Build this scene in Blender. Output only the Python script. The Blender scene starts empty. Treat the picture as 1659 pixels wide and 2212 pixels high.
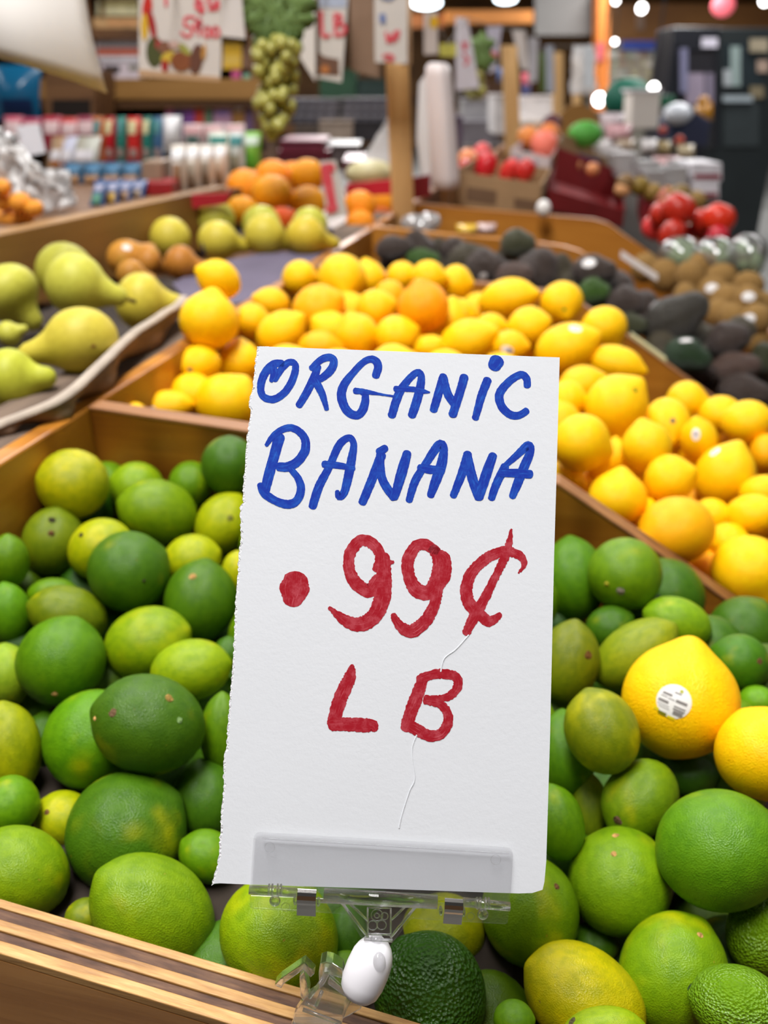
import bpy, bmesh, math, random
import numpy as np
from mathutils import Vector, Matrix

# ------------------------------------------------------------------ camera, light, exposure
SC = bpy.context.scene
COL = SC.collection
W_PX, H_PX, F_PX = 1659.0, 2212.0, 1850.0
PITCH = math.radians(26.3)
CAM = Vector((0.0, 0.0, 1.28))
cd = bpy.data.cameras.new('camera')
cam = bpy.data.objects.new('camera', cd)
COL.objects.link(cam)
cam.location = CAM
cam.rotation_euler = (math.pi / 2 - PITCH, 0, 0)
cd.sensor_fit = 'HORIZONTAL'
cd.sensor_width = 36.0
cd.lens = 36.0 * F_PX / W_PX
cd.clip_start = 0.01
cd.clip_end = 200
cd.dof.use_dof = True
cd.dof.focus_distance = 0.318
cd.dof.aperture_fstop = 10.8
SC.camera = cam

world = bpy.data.worlds.new('world')
SC.world = world
world.use_nodes = True
world.node_tree.nodes['Background'].inputs[0].default_value = (0.9, 0.95, 1.0, 1)
world.node_tree.nodes['Background'].inputs[1].default_value = 0.3

def area(x, y, z, sx, sy, e, col=(1.0, 0.985, 0.97)):
    l = bpy.data.lights.new('ceiling_panel', 'AREA')
    l.shape = 'RECTANGLE'; l.size = sx; l.size_y = sy; l.energy = e; l.color = col
    o = bpy.data.objects.new('ceiling_panel', l)
    o.location = (x, y, z)
    COL.objects.link(o)
    return o
# rows of fluorescent panels under the shop ceiling
for lx in (-3.4, -0.3, 2.8):
    for ly, e in ((0.25, 104 if -1 < lx < 1 else 20), (2.6, 52 if -1 < lx < 1 else 20), (5.0, 60), (6.9, 80), (9.6, 110), (11.3, 110), (15.0, 130)):
        area(lx, ly, 3.0, 0.6, 1.4, e)
SC.view_settings.view_transform = 'Standard'
SC.view_settings.look = 'None'
SC.view_settings.exposure = -0.4
SC.view_settings.gamma = 1.0
SC.view_settings.use_curve_mapping = False

# ------------------------------------------------------------------ helpers
RNG = random.Random(7)
CP, SP = math.cos(PITCH), math.sin(PITCH)
RC = Matrix(((1, 0, 0), (0, SP, CP), (0, -CP, SP)))  # placeholder, replaced below
RC = cam.rotation_euler.to_matrix()

def C(r, g, b):
    f = lambda v: (v / 255 / 12.92) if v / 255 <= 0.04045 else ((v / 255 + 0.055) / 1.055) ** 2.4
    return (f(r), f(g), f(b))

def ray(px, py):
    return RC @ Vector(((px - W_PX / 2) / F_PX, (H_PX / 2 - py) / F_PX, -1.0))
def W(px, py, d):                       # point at depth d along the optical axis
    return CAM + ray(px, py) * d
def P(px, py, h):                       # point on the level plane h (relative to the eye)
    r = ray(px, py)
    return CAM + r * (h / r.z)
def U(px, py, Y):                       # point on the upright plane at distance Y
    r = ray(px, py)
    return CAM + r * (Y / r.y)

def par(ch, p):
    ch.parent = p
    ch.matrix_parent_inverse = p.matrix_basis.inverted()
def tag(o, label=None, cat=None, group=None, kind=None):
    if label: o['label'] = label
    if cat: o['category'] = cat
    if group: o['group'] = group
    if kind: o['kind'] = kind
    return o
def empty(name, loc, label, cat, group=None):
    o = bpy.data.objects.new(name, None)
    o.location = loc
    COL.objects.link(o)
    return tag(o, label, cat, group)
def mk(name, verts, faces, mat, loc=None, parent=None, smooth=False, bevel=0, color=None, subd=0, uv=None):
    me = bpy.data.meshes.new(name)
    loc = Vector(loc) if loc is not None else Vector((0, 0, 0))
    me.from_pydata([tuple(Vector(v) - loc) for v in verts], [], faces)
    if uv is not None:
        ul = me.uv_layers.new(name='UVMap')
        for lp in me.loops:
            ul.data[lp.index].uv = uv[lp.vertex_index]
    me.update()
    if smooth:
        me.polygons.foreach_set('use_smooth', [True] * len(me.polygons))
    if mat: me.materials.append(mat)
    o = bpy.data.objects.new(name, me)
    o.matrix_basis = Matrix.Translation(loc)
    COL.objects.link(o)
    if parent: par(o, parent)
    if color: o.color = (*color[:3], color[3] if len(color) > 3 else 1.0)
    if bevel:
        b = o.modifiers.new('b', 'BEVEL'); b.width = bevel; b.segments = 2; b.limit_method = 'ANGLE'
    if subd:
        s = o.modifiers.new('s', 'SUBSURF'); s.levels = subd; s.render_levels = subd
    return o

def prism(pts, off):
    """closed outline (list of Vectors) pushed along off: verts, faces"""
    n = len(pts); off = Vector(off)
    v = [Vector(p) for p in pts] + [Vector(p) + off for p in pts]
    f = [tuple(range(n)), tuple(range(2 * n - 1, n - 1, -1))]
    for i in range(n):
        j = (i + 1) % n
        f.append((i, i + n, j + n, j))
    return v, f
def boxv(a, ex, ey, ez):
    a = Vector(a); ex, ey, ez = Vector(ex), Vector(ey), Vector(ez)
    v = [a, a + ex, a + ex + ey, a + ey, a + ez, a + ex + ez, a + ex + ey + ez, a + ey + ez]
    f = [(0, 3, 2, 1), (4, 5, 6, 7), (0, 1, 5, 4), (1, 2, 6, 5), (2, 3, 7, 6), (3, 0, 4, 7)]
    return v, f
def merge(*vf):
    V, Fc = [], []
    for v, f in vf:
        n = len(V)
        V += list(v); Fc += [tuple(i + n for i in q) for q in f]
    return V, Fc
def tube(p0, p1, r0, r1=None, n=14, cap=True):
    p0, p1 = Vector(p0), Vector(p1); r1 = r0 if r1 is None else r1
    z = (p1 - p0).normalized()
    x = z.orthogonal().normalized(); y = z.cross(x)
    V = []
    for p, r in ((p0, r0), (p1, r1)):
        V += [p + (x * math.cos(2 * math.pi * i / n) + y * math.sin(2 * math.pi * i / n)) * r for i in range(n)]
    Fc = [(i, (i + 1) % n, (i + 1) % n + n, i + n) for i in range(n)]
    if cap: Fc += [tuple(range(n - 1, -1, -1)), tuple(range(n, 2 * n))]
    return V, Fc
def torus(c, nrm, R, r, n=20, m=8):
    nrm = Vector(nrm).normalized(); x = nrm.orthogonal().normalized(); y = nrm.cross(x)
    V, Fc = [], []
    for i in range(n):
        a = 2 * math.pi * i / n
        d = x * math.cos(a) + y * math.sin(a)
        for j in range(m):
            b = 2 * math.pi * j / m
            V.append(Vector(c) + d * (R + r * math.cos(b)) + nrm * r * math.sin(b))
    for i in range(n):
        for j in range(m):
            Fc.append((i * m + j, ((i + 1) % n) * m + j, ((i + 1) % n) * m + (j + 1) % m, i * m + (j + 1) % m))
    return V, Fc
def blob(c, rx, ry, rz, n=12, m=8):
    c = Vector(c); V = [c + Vector((0, 0, rz))]; Fc = []
    for i in range(1, m):
        t = math.pi * i / m
        for j in range(n):
            a = 2 * math.pi * j / n
            V.append(c + Vector((rx * math.sin(t) * math.cos(a), ry * math.sin(t) * math.sin(a), rz * math.cos(t))))
    V.append(c - Vector((0, 0, rz)))
    for j in range(n): Fc.append((0, 1 + j, 1 + (j + 1) % n))
    for i in range(m - 2):
        for j in range(n):
            a = 1 + i * n + j; b = 1 + i * n + (j + 1) % n
            Fc.append((a, a + n, b + n, b))
    L = len(V) - 1
    for j in range(n): Fc.append((L, 1 + (m - 2) * n + (j + 1) % n, 1 + (m - 2) * n + j))
    return V, Fc

# ------------------------------------------------------------------ materials
def base(name):
    m = bpy.data.materials.new(name); m.use_nodes = True
    nt = m.node_tree
    return m, nt, nt.nodes, nt.links, nt.nodes['Principled BSDF']
def coords(N, L, scale=(1, 1, 1), src='Object', rand=True):
    tc = N.new('ShaderNodeTexCoord')
    mp = N.new('ShaderNodeMapping'); mp.inputs['Scale'].default_value = scale
    L.new(tc.outputs[src], mp.inputs['Vector'])
    if rand:
        oi = N.new('ShaderNodeObjectInfo')
        mu = N.new('ShaderNodeMath'); mu.operation = 'MULTIPLY'; mu.inputs[1].default_value = 37.0
        L.new(oi.outputs['Random'], mu.inputs[0]); L.new(mu.outputs[0], mp.inputs['Location'])
    return mp.outputs[0]
def noise(N, L, vec, scale, detail=3, rough=0.5):
    n = N.new('ShaderNodeTexNoise')
    n.inputs['Scale'].default_value = scale; n.inputs['Detail'].default_value = detail; n.inputs['Roughness'].default_value = rough
    L.new(vec, n.inputs['Vector'])
    return n.outputs['Fac']
def ramp(N, L, fac, stops):
    r = N.new('ShaderNodeValToRGB'); e = r.color_ramp.elements
    while len(e) < len(stops): e.new(0.5)
    for k, (p, c) in enumerate(stops):
        e[k].position = p; e[k].color = (*c, 1) if len(c) == 3 else c
    L.new(fac, r.inputs[0])
    return r.outputs[0]
def mix(N, L, fac, a, b, mode='MIX'):
    m = N.new('ShaderNodeMix'); m.data_type = 'RGBA'; m.blend_type = mode
    if isinstance(fac, (int, float)): m.inputs[0].default_value = fac
    else: L.new(fac, m.inputs[0])
    for i, v in ((6, a), (7, b)):
        if isinstance(v, tuple): m.inputs[i].default_value = (*v[:3], 1)
        else: L.new(v, m.inputs[i])
    return m.outputs[2]
def bump(N, L, h, strength, dist, bs):
    b = N.new('ShaderNodeBump'); b.inputs['Strength'].default_value = strength; b.inputs['Distance'].default_value = dist
    L.new(h, b.inputs['Height']); L.new(b.outputs[0], bs.inputs['Normal'])
def maprange(N, L, v, a, b, c=0.0, d=1.0):
    m = N.new('ShaderNodeMapRange'); m.interpolation_type = 'SMOOTHSTEP'
    for i, x in enumerate((a, b, c, d)): m.inputs[i + 1].default_value = x
    L.new(v, m.inputs[0]); return m.outputs[0]

def fruit_mat(name, patch, rough, pore_scale, pore_str, dark=(0.8, 0.8, 0.75), spots=None, spec=0.5, gain=None):
    """peel: the object's own colour, a second hue in soft patches (object alpha = how much), pores, small spots"""
    m, nt, N, L, B = base(name)
    v = coords(N, L)
    oi = N.new('ShaderNodeObjectInfo')
    big = noise(N, L, v, 1.1, 2, 0.45)
    ad = N.new('ShaderNodeMath'); ad.operation = 'ADD'
    L.new(big, ad.inputs[0]); L.new(oi.outputs['Alpha'], ad.inputs[1])
    pf = maprange(N, L, ad.outputs[0], 0.62, 1.1)
    c = mix(N, L, pf, oi.outputs['Color'], patch)
    mid = noise(N, L, v, 4.5, 4, 0.6)
    c = mix(N, L, maprange(N, L, mid, 0.35, 0.7), c, mix(N, L, 1.0, c, dark, 'MULTIPLY'))
    pores = N.new('ShaderNodeTexVoronoi'); pores.inputs['Scale'].default_value = pore_scale
    L.new(v, pores.inputs['Vector'])
    pd = maprange(N, L, pores.outputs['Distance'], 0.0, 0.35, 1.0, 0.0)
    c = mix(N, L, 0.12, c, mix(N, L, pd, c, mix(N, L, 1.0, c, (1.5, 1.5, 1.2), 'MULTIPLY')))
    if spots:
        sp = noise(N, L, v, 9.0, 2, 0.4)
        c = mix(N, L, maprange(N, L, sp, 0.75, 0.82), c, spots)
    if gain: c = mix(N, L, 1.0, c, gain, 'MULTIPLY')
    L.new(c, B.inputs['Base Color'])
    B.inputs['Roughness'].default_value = rough
    B.inputs['Specular IOR Level'].default_value = spec
    wrk = noise(N, L, v, 7, 4, 0.6)
    hh = N.new('ShaderNodeMath'); hh.operation = 'MULTIPLY_ADD'
    L.new(wrk, hh.inputs[0]); hh.inputs[1].default_value = 1.2; L.new(pores.outputs['Distance'], hh.inputs[2])
    bump(N, L, hh.outputs[0], pore_str, 0.02, B)
    return m
LG = (1.14, 1.24, 0.38)
LIME = fruit_mat('lime_peel', C(196, 176, 4), 0.4, 38, 0.22, (0.72, 0.8, 0.7), C(140, 120, 60), 0.3, LG)
LEMON = fruit_mat('lemon_peel', C(250, 204, 4), 0.42, 34, 0.25, (0.97, 0.9, 0.8), None, 0.28, (1.06, 1.1, 0.25))
ROUGHLIME = fruit_mat('rough_lime_peel', C(110, 150, 30), 0.36, 15, 0.42, (0.8, 0.84, 0.7), None, 0.4, LG)
AVO = fruit_mat('avocado_skin', C(90, 70, 62), 0.42, 22, 0.8, (0.7, 0.7, 0.7), None)
ORANGE = fruit_mat('orange_peel', C(255, 140, 5), 0.42, 40, 0.3, (0.95, 0.85, 0.8), None, 0.3, (1.0, 1.1, .5))
PEAR = fruit_mat('pear_skin', C(206, 192, 84), 0.5, 60, 0.06, (0.88, 0.86, 0.78), C(150, 120, 60), 0.3, (0.98, 0.87, 0.6))
KIWI = fruit_mat('kiwi_skin', C(150, 112, 60), 0.8, 60, 0.4, (0.8, 0.8, 0.75), None, 0.2)
TOMATO = fruit_mat('tomato_skin', C(190, 66, 36), 0.34, 80, 0.02, (0.9, 0.85, 0.8), None, 0.35)

def solid(name, col=None, rough=0.5, spec=0.5, metal=0, var=0.12, vs=6, bs=0, bd=0.002, bsc=60, vscale=(1, 1, 1)):
    """plain stuff: col (or the object's colour) with soft mottling and an optional fine relief"""
    m, nt, N, L, B = base(name)
    v = coords(N, L, vscale)
    if col is None:
        oi = N.new('ShaderNodeObjectInfo'); c = oi.outputs['Color']
    else: c = col
    n = noise(N, L, v, vs, 4, 0.6)
    k = ramp(N, L, n, [(0.3, (1 - var,) * 3), (0.7, (1 + var,) * 3)])
    L.new(mix(N, L, 1.0, c, k, 'MULTIPLY'), B.inputs['Base Color'])
    B.inputs['Roughness'].default_value = rough; B.inputs['Metallic'].default_value = metal
    B.inputs['Specular IOR Level'].default_value = spec
    if bs: bump(N, L, noise(N, L, v, bsc, 3, 0.6), bs, bd, B)
    return m
def wood(name, lo, hi, dark, gx=2.0, gy=60.0, rough=0.42, band=0.0):
    """grain running along local x"""
    m, nt, N, L, B = base(name)
    v = coords(N, L, (gx, gy, gy * 0.6))
    g1 = noise(N, L, v, 1.0, 5, 0.65)
    c = ramp(N, L, g1, [(0.25, dark), (0.5, lo), (0.75, hi)])
    v2 = coords(N, L, (gx * 0.6, gy * 0.25, gy * 0.2))
    g2 = noise(N, L, v2, 1.0, 3, 0.5)
    c = mix(N, L, maprange(N, L, g2, 0.45, 0.7), c, mix(N, L, 1.0, c, (0.72, 0.66, 0.6), 'MULTIPLY'))
    if band:
        v3 = coords(N, L, (9.0, 1.0, 2.0))
        g3 = noise(N, L, v3, 1.6, 2, 0.5)
        c = mix(N, L, maprange(N, L, g3, 0.45, 0.6, 0, band), c, mix(N, L, 1.0, c, (0.42, 0.33, 0.3), 'MULTIPLY'))
    L.new(c, B.inputs['Base Color']); B.inputs['Roughness'].default_value = rough
    bump(N, L, g1, 0.25, 0.002, B)
    return m
def clear(name, tint=(0.97, 0.97, 0.98), rough=0.02):
    m, nt, N, L, B = base(name)
    B.inputs['Base Color'].default_value = (*tint, 1)
    B.inputs['Transmission Weight'].default_value = 1.0
    B.inputs['IOR'].default_value = 1.46; B.inputs['Roughness'].default_value = rough
    return m
def film(name, tint=(0.93, 0.93, 0.94), gloss=0.03, milk=0.0, rough=0.08, fres=1.0):
    """thin clear plastic: mostly see-through, glossy at grazing angles, milk = how much white scatters"""
    m, nt, N, L, B = base(name)
    out = N['Material Output']
    tr = N.new('ShaderNodeBsdfTransparent'); tr.inputs[0].default_value = (*tint, 1)
    gl = N.new('ShaderNodeBsdfGlossy'); gl.inputs['Roughness'].default_value = rough
    df = N.new('ShaderNodeBsdfTranslucent'); df.inputs[0].default_value = (0.95, 0.94, 0.94, 1)
    dd = N.new('ShaderNodeBsdfDiffuse'); dd.inputs[0].default_value = (0.9, 0.88, 0.87, 1)
    md = N.new('ShaderNodeMixShader'); md.inputs[0].default_value = 0.5
    L.new(df.outputs[0], md.inputs[1]); L.new(dd.outputs[0], md.inputs[2])
    m0 = N.new('ShaderNodeMixShader'); m0.inputs[0].default_value = milk
    L.new(tr.outputs[0], m0.inputs[1]); L.new(md.outputs[0], m0.inputs[2])
    fr = N.new('ShaderNodeFresnel'); fr.inputs[0].default_value = 1.45
    ad = N.new('ShaderNodeMath'); ad.operation = 'MULTIPLY_ADD'; ad.inputs[1].default_value = fres; ad.inputs[2].default_value = gloss
    L.new(fr.outputs[0], ad.inputs[0])
    m1 = N.new('ShaderNodeMixShader')
    L.new(ad.outputs[0], m1.inputs[0]); L.new(m0.outputs[0], m1.inputs[1]); L.new(gl.outputs[0], m1.inputs[2])
    L.new(m1.outputs[0], out.inputs[0])
    return m
def glow(name, col, s):
    m, nt, N, L, B = base(name)
    B.inputs['Base Color'].default_value = (*col, 1)
    B.inputs['Emission Color'].default_value = (*col, 1); B.inputs['Emission Strength'].default_value = s
    return m
def ink(name, c1, c2, streak, thr=(0.5, 0.75)):
    """marker ink: u runs along the stroke, v across it"""
    m, nt, N, L, B = base(name)
    tc = N.new('ShaderNodeTexCoord'); mp = N.new('ShaderNodeMapping')
    mp.inputs['Scale'].default_value = (streak[0], streak[1], 1)
    L.new(tc.outputs['UV'], mp.inputs[0])
    n = noise(N, L, mp.outputs[0], 1.0, 4, 0.6)
    n2 = noise(N, L, coords(N, L, (1, 1, 1), 'Object', False), 260, 3, 0.7)
    c = mix(N, L, maprange(N, L, n, *thr), c1, c2)
    c = mix(N, L, 0.35, c, mix(N, L, maprange(N, L, n2, 0.4, 0.7), c, c2))
    L.new(c, B.inputs['Base Color']); B.inputs['Roughness'].default_value = 0.7
    B.inputs['Specular IOR Level'].default_value = 0.2
    return m

PAPER = solid('white_card', C(236, 239, 244), 0.85, 0.2, 0, 0.008, 30, 0.14, 0.0004, 520)
TORN = solid('torn_card_fibre', C(238, 238, 240), 0.95, 0.1, 0, 0.03, 300, 0.8, 0.001, 900)
BLUEINK = ink('blue_marker', C(26, 58, 172), C(44, 110, 212), (0.5, 2.2), (0.5, 0.78))
REDINK = ink('red_marker', C(172, 24, 40), C(222, 110, 122), (0.55, 9.0), (0.56, 0.74))
FAINTRED = ink('red_marker_sign', C(205, 60, 75), C(225, 130, 135), (0.5, 3.0))
BLUEPALE = ink('blue_marker_sign', C(100, 115, 160), C(140, 150, 180), (0.5, 3.0))
CLEAR = clear('clear_acrylic')
def half_clear(m):
    N, L = m.node_tree.nodes, m.node_tree.links
    out = N['Material Output']; B = N['Principled BSDF']
    tr = N.new('ShaderNodeBsdfTransparent'); tr.inputs[0].default_value = (.97, .97, .97, 1)
    df = N.new('ShaderNodeBsdfTranslucent'); df.inputs[0].default_value = (.95, .95, .96, 1)
    m1 = N.new('ShaderNodeMixShader'); m1.inputs[0].default_value = .16
    L.new(tr.outputs[0], m1.inputs[1]); L.new(df.outputs[0], m1.inputs[2])
    m2 = N.new('ShaderNodeMixShader'); m2.inputs[0].default_value = .38
    L.new(B.outputs[0], m2.inputs[1]); L.new(m1.outputs[0], m2.inputs[2]); L.new(m2.outputs[0], out.inputs[0])
half_clear(CLEAR)
PLATE = film('clear_acrylic_plate', (0.95, 0.95, 0.955), 0.012, 0.02, 0.05, 0.2)
STEEL = solid('spring_steel', (0.55, 0.53, 0.5), 0.22, 0.5, 1, 0.05, 40)
NYLON = solid('white_nylon', C(235, 233, 238), 0.38, 0.4, 0, 0.01, 5)
PLYLIGHT = wood('plywood_light_ply', C(196, 148, 84), C(224, 180, 116), C(150, 100, 50), 14, 420, 0.5)
PLYDARK = wood('plywood_dark_ply', C(96, 66, 48), C(122, 88, 62), C(60, 38, 28), 60, 500, 0.7)
PLYFACE = wood('plywood_face', C(222, 162, 92), C(238, 184, 116), C(176, 116, 58), 2.2, 60, 0.4)
BIN = wood('bin_board', C(186, 120, 36), C(208, 142, 52), C(136, 80, 22), 1.5, 40, 0.38, 0.75)
BINPALE = wood('bin_board_pale', C(186, 120, 42), C(206, 142, 58), C(150, 88, 28), 1.2, 24, 0.4)
CAPTOP = wood('worn_rail_top', C(112, 94, 80), C(136, 114, 96), C(70, 56, 48), 3, 50, 0.95)
EDGE = wood('bin_board_edge', C(148, 98, 56), C(168, 116, 68), C(88, 52, 30), 3, 90, 0.5)
SHELFBOARD = wood('shelf_edge_board', C(150, 108, 52), C(168, 124, 64), C(128, 88, 42), 1.0, 26, 0.5)
POST = wood('pine_post', C(222, 178, 118), C(236, 196, 138), C(194, 146, 90), 2.5, 34, 0.5)
DARKWOOD = wood('dark_shelf_wood', C(112, 76, 44), C(136, 96, 58), C(70, 44, 24), 1.5, 30, 0.5)
KRAFT = solid('kraft_card', C(176, 144, 112), 0.8, 0.2, 0, 0.08, 8)
BOXCARD = solid('carton', C(158, 128, 94), 0.85, 0.2, 0, 0.1, 10)
PULP = solid('moulded_pulp', C(136, 112, 92), 0.95, 0.1, 0, 0.15, 60, 0.6, 0.002, 300)
PURPLE = solid('purple_tray_paper', C(100, 92, 110), 0.9, 0.3, 0, 0.12, 12, 0.5, 0.003, 30)
GOODS = solid('printed_pack', None, 0.4, 0.5, 0, 0.22, 22)
MATTE = solid('matt_colour', None, 0.7, 0.3, 0, 0.08, 10)
GLOSSY = solid('glossy_colour', None, 0.25, 0.5, 0, 0.06, 10)
SCAR = solid('stem_scar_brown', None, 0.8, 0.2, 0, 0.3, 3, 0.5, 0.05, 6)
STICK = solid('sticker_paper', C(232, 228, 226), 0.4, 0.4, 0, 0.02, 8)
BAGFILM = film('clear_bag', (0.97, 0.96, 0.96), 0.04, 0.14, 0.12)
MILKFILM = film('milky_bag', (0.95, 0.94, 0.94), 0.03, 0.62, 0.2, 0.4)
BAGW = film('white_bag_film', (0.95, 0.93, 0.91), 0.03, 0.86, 0.2, 0.4)
LEAF = solid('cloth_leaf', None, 0.6, 0.3, 0, 0.25, 30)
GRAPE = solid('plastic_grape', C(160, 156, 76), 0.3, 0.5, 0, 0.15, 30)

# ------------------------------------------------------------------ the shop
def struct(name, v, f, mat, color=None):
    return tag(mk(name, v, f, mat, color=color), kind='structure')
FLOORM = solid('polished_concrete', C(132, 132, 130), 0.5, 0.4, 0, 0.15, 2)
WALLM = wood('wood_wall', C(130, 88, 40), C(150, 106, 54), C(90, 58, 26), 0.8, 6, 0.6)
CEILM = solid('dark_ceiling', C(46, 50, 58), 0.9, 0.2, 0, 0.1, 1)
RX0, RX1, RY0, RY1, RZ = -5.5, 11.0, -3.5, 23.0, 3.3
struct('floor', *boxv((RX0, RY0, -0.05), (RX1 - RX0, 0, 0), (0, RY1 - RY0, 0), (0, 0, 0.05)), FLOORM)
struct('ceiling', *boxv((RX0, RY0, RZ), (RX1 - RX0, 0, 0), (0, RY1 - RY0, 0), (0, 0, 0.05)), CEILM)
struct('wall_back', *boxv((RX0, RY1, 0), (RX1 - RX0, 0, 0), (0, 0.1, 0), (0, 0, RZ)), WALLM)
struct('wall_front', *boxv((RX0, RY0 - 0.1, 0), (RX1 - RX0, 0, 0), (0, 0.1, 0), (0, 0, RZ)), WALLM)
struct('wall_left', *boxv((RX0 - 0.1, RY0, 0), (0.1, 0, 0), (0, RY1 - RY0, 0), (0, 0, RZ)), WALLM)
struct('wall_right', *boxv((RX1, RY0, 0), (0.1, 0, 0), (0, RY1 - RY0, 0), (0, 0, RZ)), WALLM)

# ------------------------------------------------------------------ the slanted produce stand
ORI = Vector((-0.228, 0.627, CAM.z))            # lime bin's far left corner, at eye level
TV = Vector((0.2164, 0.9763, 0)); NV = Vector((0.9763, -0.2164, 0))
def BP(s, l, h): return ORI + TV * s + NV * l + Vector((0, 0, h))
PROF = [(0, -.22), (.13, -.229), (.27, -.236), (.33, -.242), (.36, -.25), (.40, -.275), (.45, -.306), (.5, -.338), (.56, -.376), (.64, -.428), (.8, -.53)]
def prof(l):
    for (a, ha), (b, hb) in zip(PROF, PROF[1:]):
        if l <= b: return ha + (hb - ha) * (l - a) / (b - a)
    return PROF[-1][1]
stand = empty('produce_stand', (0.3, 1.0, 0), 'varnished plywood produce stand split into sloping bins of citrus and avocados', 'produce stand')
def board(name, pts, s0, th, depth, mat, parent, bevel=0.0015, zlow=None):
    """upright board across the stand: top edge follows (l, h) points, local x runs along it"""
    top = [Vector((l, 0, h)) for l, h in pts]
    bot = [Vector((l, 0, (h - depth) if zlow is None else zlow)) for l, h in reversed(pts)]
    v, f = prism(top + bot, (0, th, 0))
    o = mk(name, v, f, mat, bevel=bevel)
    o.matrix_basis = Matrix.Translation(ORI + TV * s0) @ Matrix(((NV.x, TV.x, 0, 0), (NV.y, TV.y, 0, 0), (0, 0, 1, 0), (0, 0, 0, 1)))
    if parent: par(o, parent)
    return o
def divider(s0, pts, mat, edge_mat):
    o = board('divider_board', pts, s0, 0.016, 0.14, mat, stand)
    e = board('board_edge', [(l, h + 0.0008) for l, h in pts], s0 - 0.0005, 0.017, 0.003, edge_mat, o, 0.0008)
    return o
divider(0.0, PROF, BIN, EDGE)
divider(0.60, PROF, BIN, EDGE)
divider(0.955, [(l, h + .004) for l, h in PROF], BINPALE, BINPALE)
divider(1.34, [(l + .05 if l > .3 else l, h) for l, h in PROF], BINPALE, BINPALE)
# front board: five plies seen edge-on from above, ply face towards the customer
FP = [(-.12, -.284), (.143, -.3105), (.3026, -.3305), (.5, -.357), (.8, -.43)]
fb = board('front_board', [(l, h - 0.004) for l, h in FP], -0.371, 0.0215, 0.2, PLYFACE, stand)
y0 = -0.3712
for k, (wd, m, up) in enumerate([(.0052, PLYLIGHT, 0), (.0036, PLYDARK, -.0006), (.0046, PLYLIGHT, .0002), (.0048, PLYDARK, -.0005), (.0038, PLYLIGHT, .0001)]):
    board('ply', [(l, h + up) for l, h in FP], y0, wd - .0001, 0.0046, m, fb, 0.0005)
    y0 += wd
# long rail on the left: inner board and worn flat top
def railpart(name, l0, l1, h0, h1, s0, s1, mat, bev=0.002):
    a = BP(s0, l0, h0)
    v, f = boxv((0, 0, 0), (s1 - s0, 0, 0), (0, l1 - l0, 0), (0, 0, h1 - h0))
    v = [Vector((x.x, -x.y, x.z)) for x in v]; f = [q[::-1] for q in f]
    o = mk(name, v, f, mat, bevel=bev)
    o.matrix_basis = Matrix.Translation(a) @ Matrix(((TV.x, -NV.x, 0, 0), (TV.y, -NV.y, 0, 0), (0, 0, 1, 0), (0, 0, 0, 1)))
    par(o, stand)
    return o
railpart('rail_board', -.016, 0, -.40, -.2205, -.62, 1.75, BIN)
railpart('rail_top', -.075, -.0165, -.245, -.2225, -.62, 1.75, CAPTOP)
railpart('rail_board', -.016, .002, -.40, -.2205, 1.76, 6.6, BINPALE)
# sloping bin bottom, outer lip and skirt
pts = [(l, h - .115) for l, h in PROF]
bb = board('bin_bottom', pts, -.35, 6.9, 0.02, solid('bin_bottom_liner', C(52, 44, 38), .9, .2, 0, .2, 12), stand, 0)  # bottom coloured dark to stand in for shade in the fruit gaps
lp = board('stand_skirt', [(.802, -.50), (.83, -.50)], -.35, 6.9, 0.7, BINPALE, stand, .002, -1.27)
board('stand_leg', [(0.02, -.42), (.07, -.42)], -.2, .05, .8, DARKWOOD, stand, .002, -1.275)
board('stand_leg', [(0.02, -.42), (.07, -.42)], 6.2, .05, .8, DARKWOOD, stand, .002, -1.275)

# pear table on the other side of the rail, and the raised table behind it
v, f = merge(boxv(BP(-.62, -.31, -.285), NV * .23, TV * 2.6, (0, 0, .03)), boxv(BP(-.6, -.30, -1.27), NV * .06, TV * .06, (0, 0, .98)),
             boxv(BP(-.6, -.16, -1.27), NV * .06, TV * .06, (0, 0, .98)), boxv(BP(1.9, -.16, -1.27), NV * .06, TV * .06, (0, 0, .98)))
ptab = tag(mk('pear_table', v, f, DARKWOOD, loc=BP(.5, -.2, -1.28)), 'dark wooden table top carrying the trays of pears', 'table')
A, Bq = P(0, 506, -.15), P(489, 402, -.15)
dv = (Bq - A).normalized(); nv = Vector((-dv.y, dv.x, 0))
A0 = A - dv * .5
LEN = (Bq - A0).length
rt = empty('raised_table', (A0.x - .6, A0.y + .6, 0), 'raised side table of packaged goods with a thick tan front board', 'table')
o = mk('table_top', *boxv(A0 + nv * .03 + Vector((0, 0, -.03)), dv * (LEN + .35), nv * 1.6, (0, 0, .015)), DARKWOOD); par(o, rt)
v, f = boxv((0, 0, -.09), (LEN, 0, 0), (0, .028, 0), (0, 0, .09))
o = mk('edge_board', v, f, SHELFBOARD, bevel=.002)
o.matrix_basis = Matrix.Translation(A0) @ Matrix(((dv.x, nv.x, 0, 0), (dv.y, nv.y, 0, 0), (0, 0, 1, 0), (0, 0, 0, 1))); par(o, rt)
for q in (.05, LEN - .1):
    o = mk('leg', *boxv(A0 + dv * q + nv * .06 + Vector((0, 0, -1.13)), dv * .06, nv * .06, (0, 0, 1.1)), DARKWOOD); par(o, rt)
    o = mk('leg', *boxv(A0 + dv * q + nv * 1.5 + Vector((0, 0, -1.13)), dv * .06, nv * .06, (0, 0, 1.1)), DARKWOOD); par(o, rt)

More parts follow.
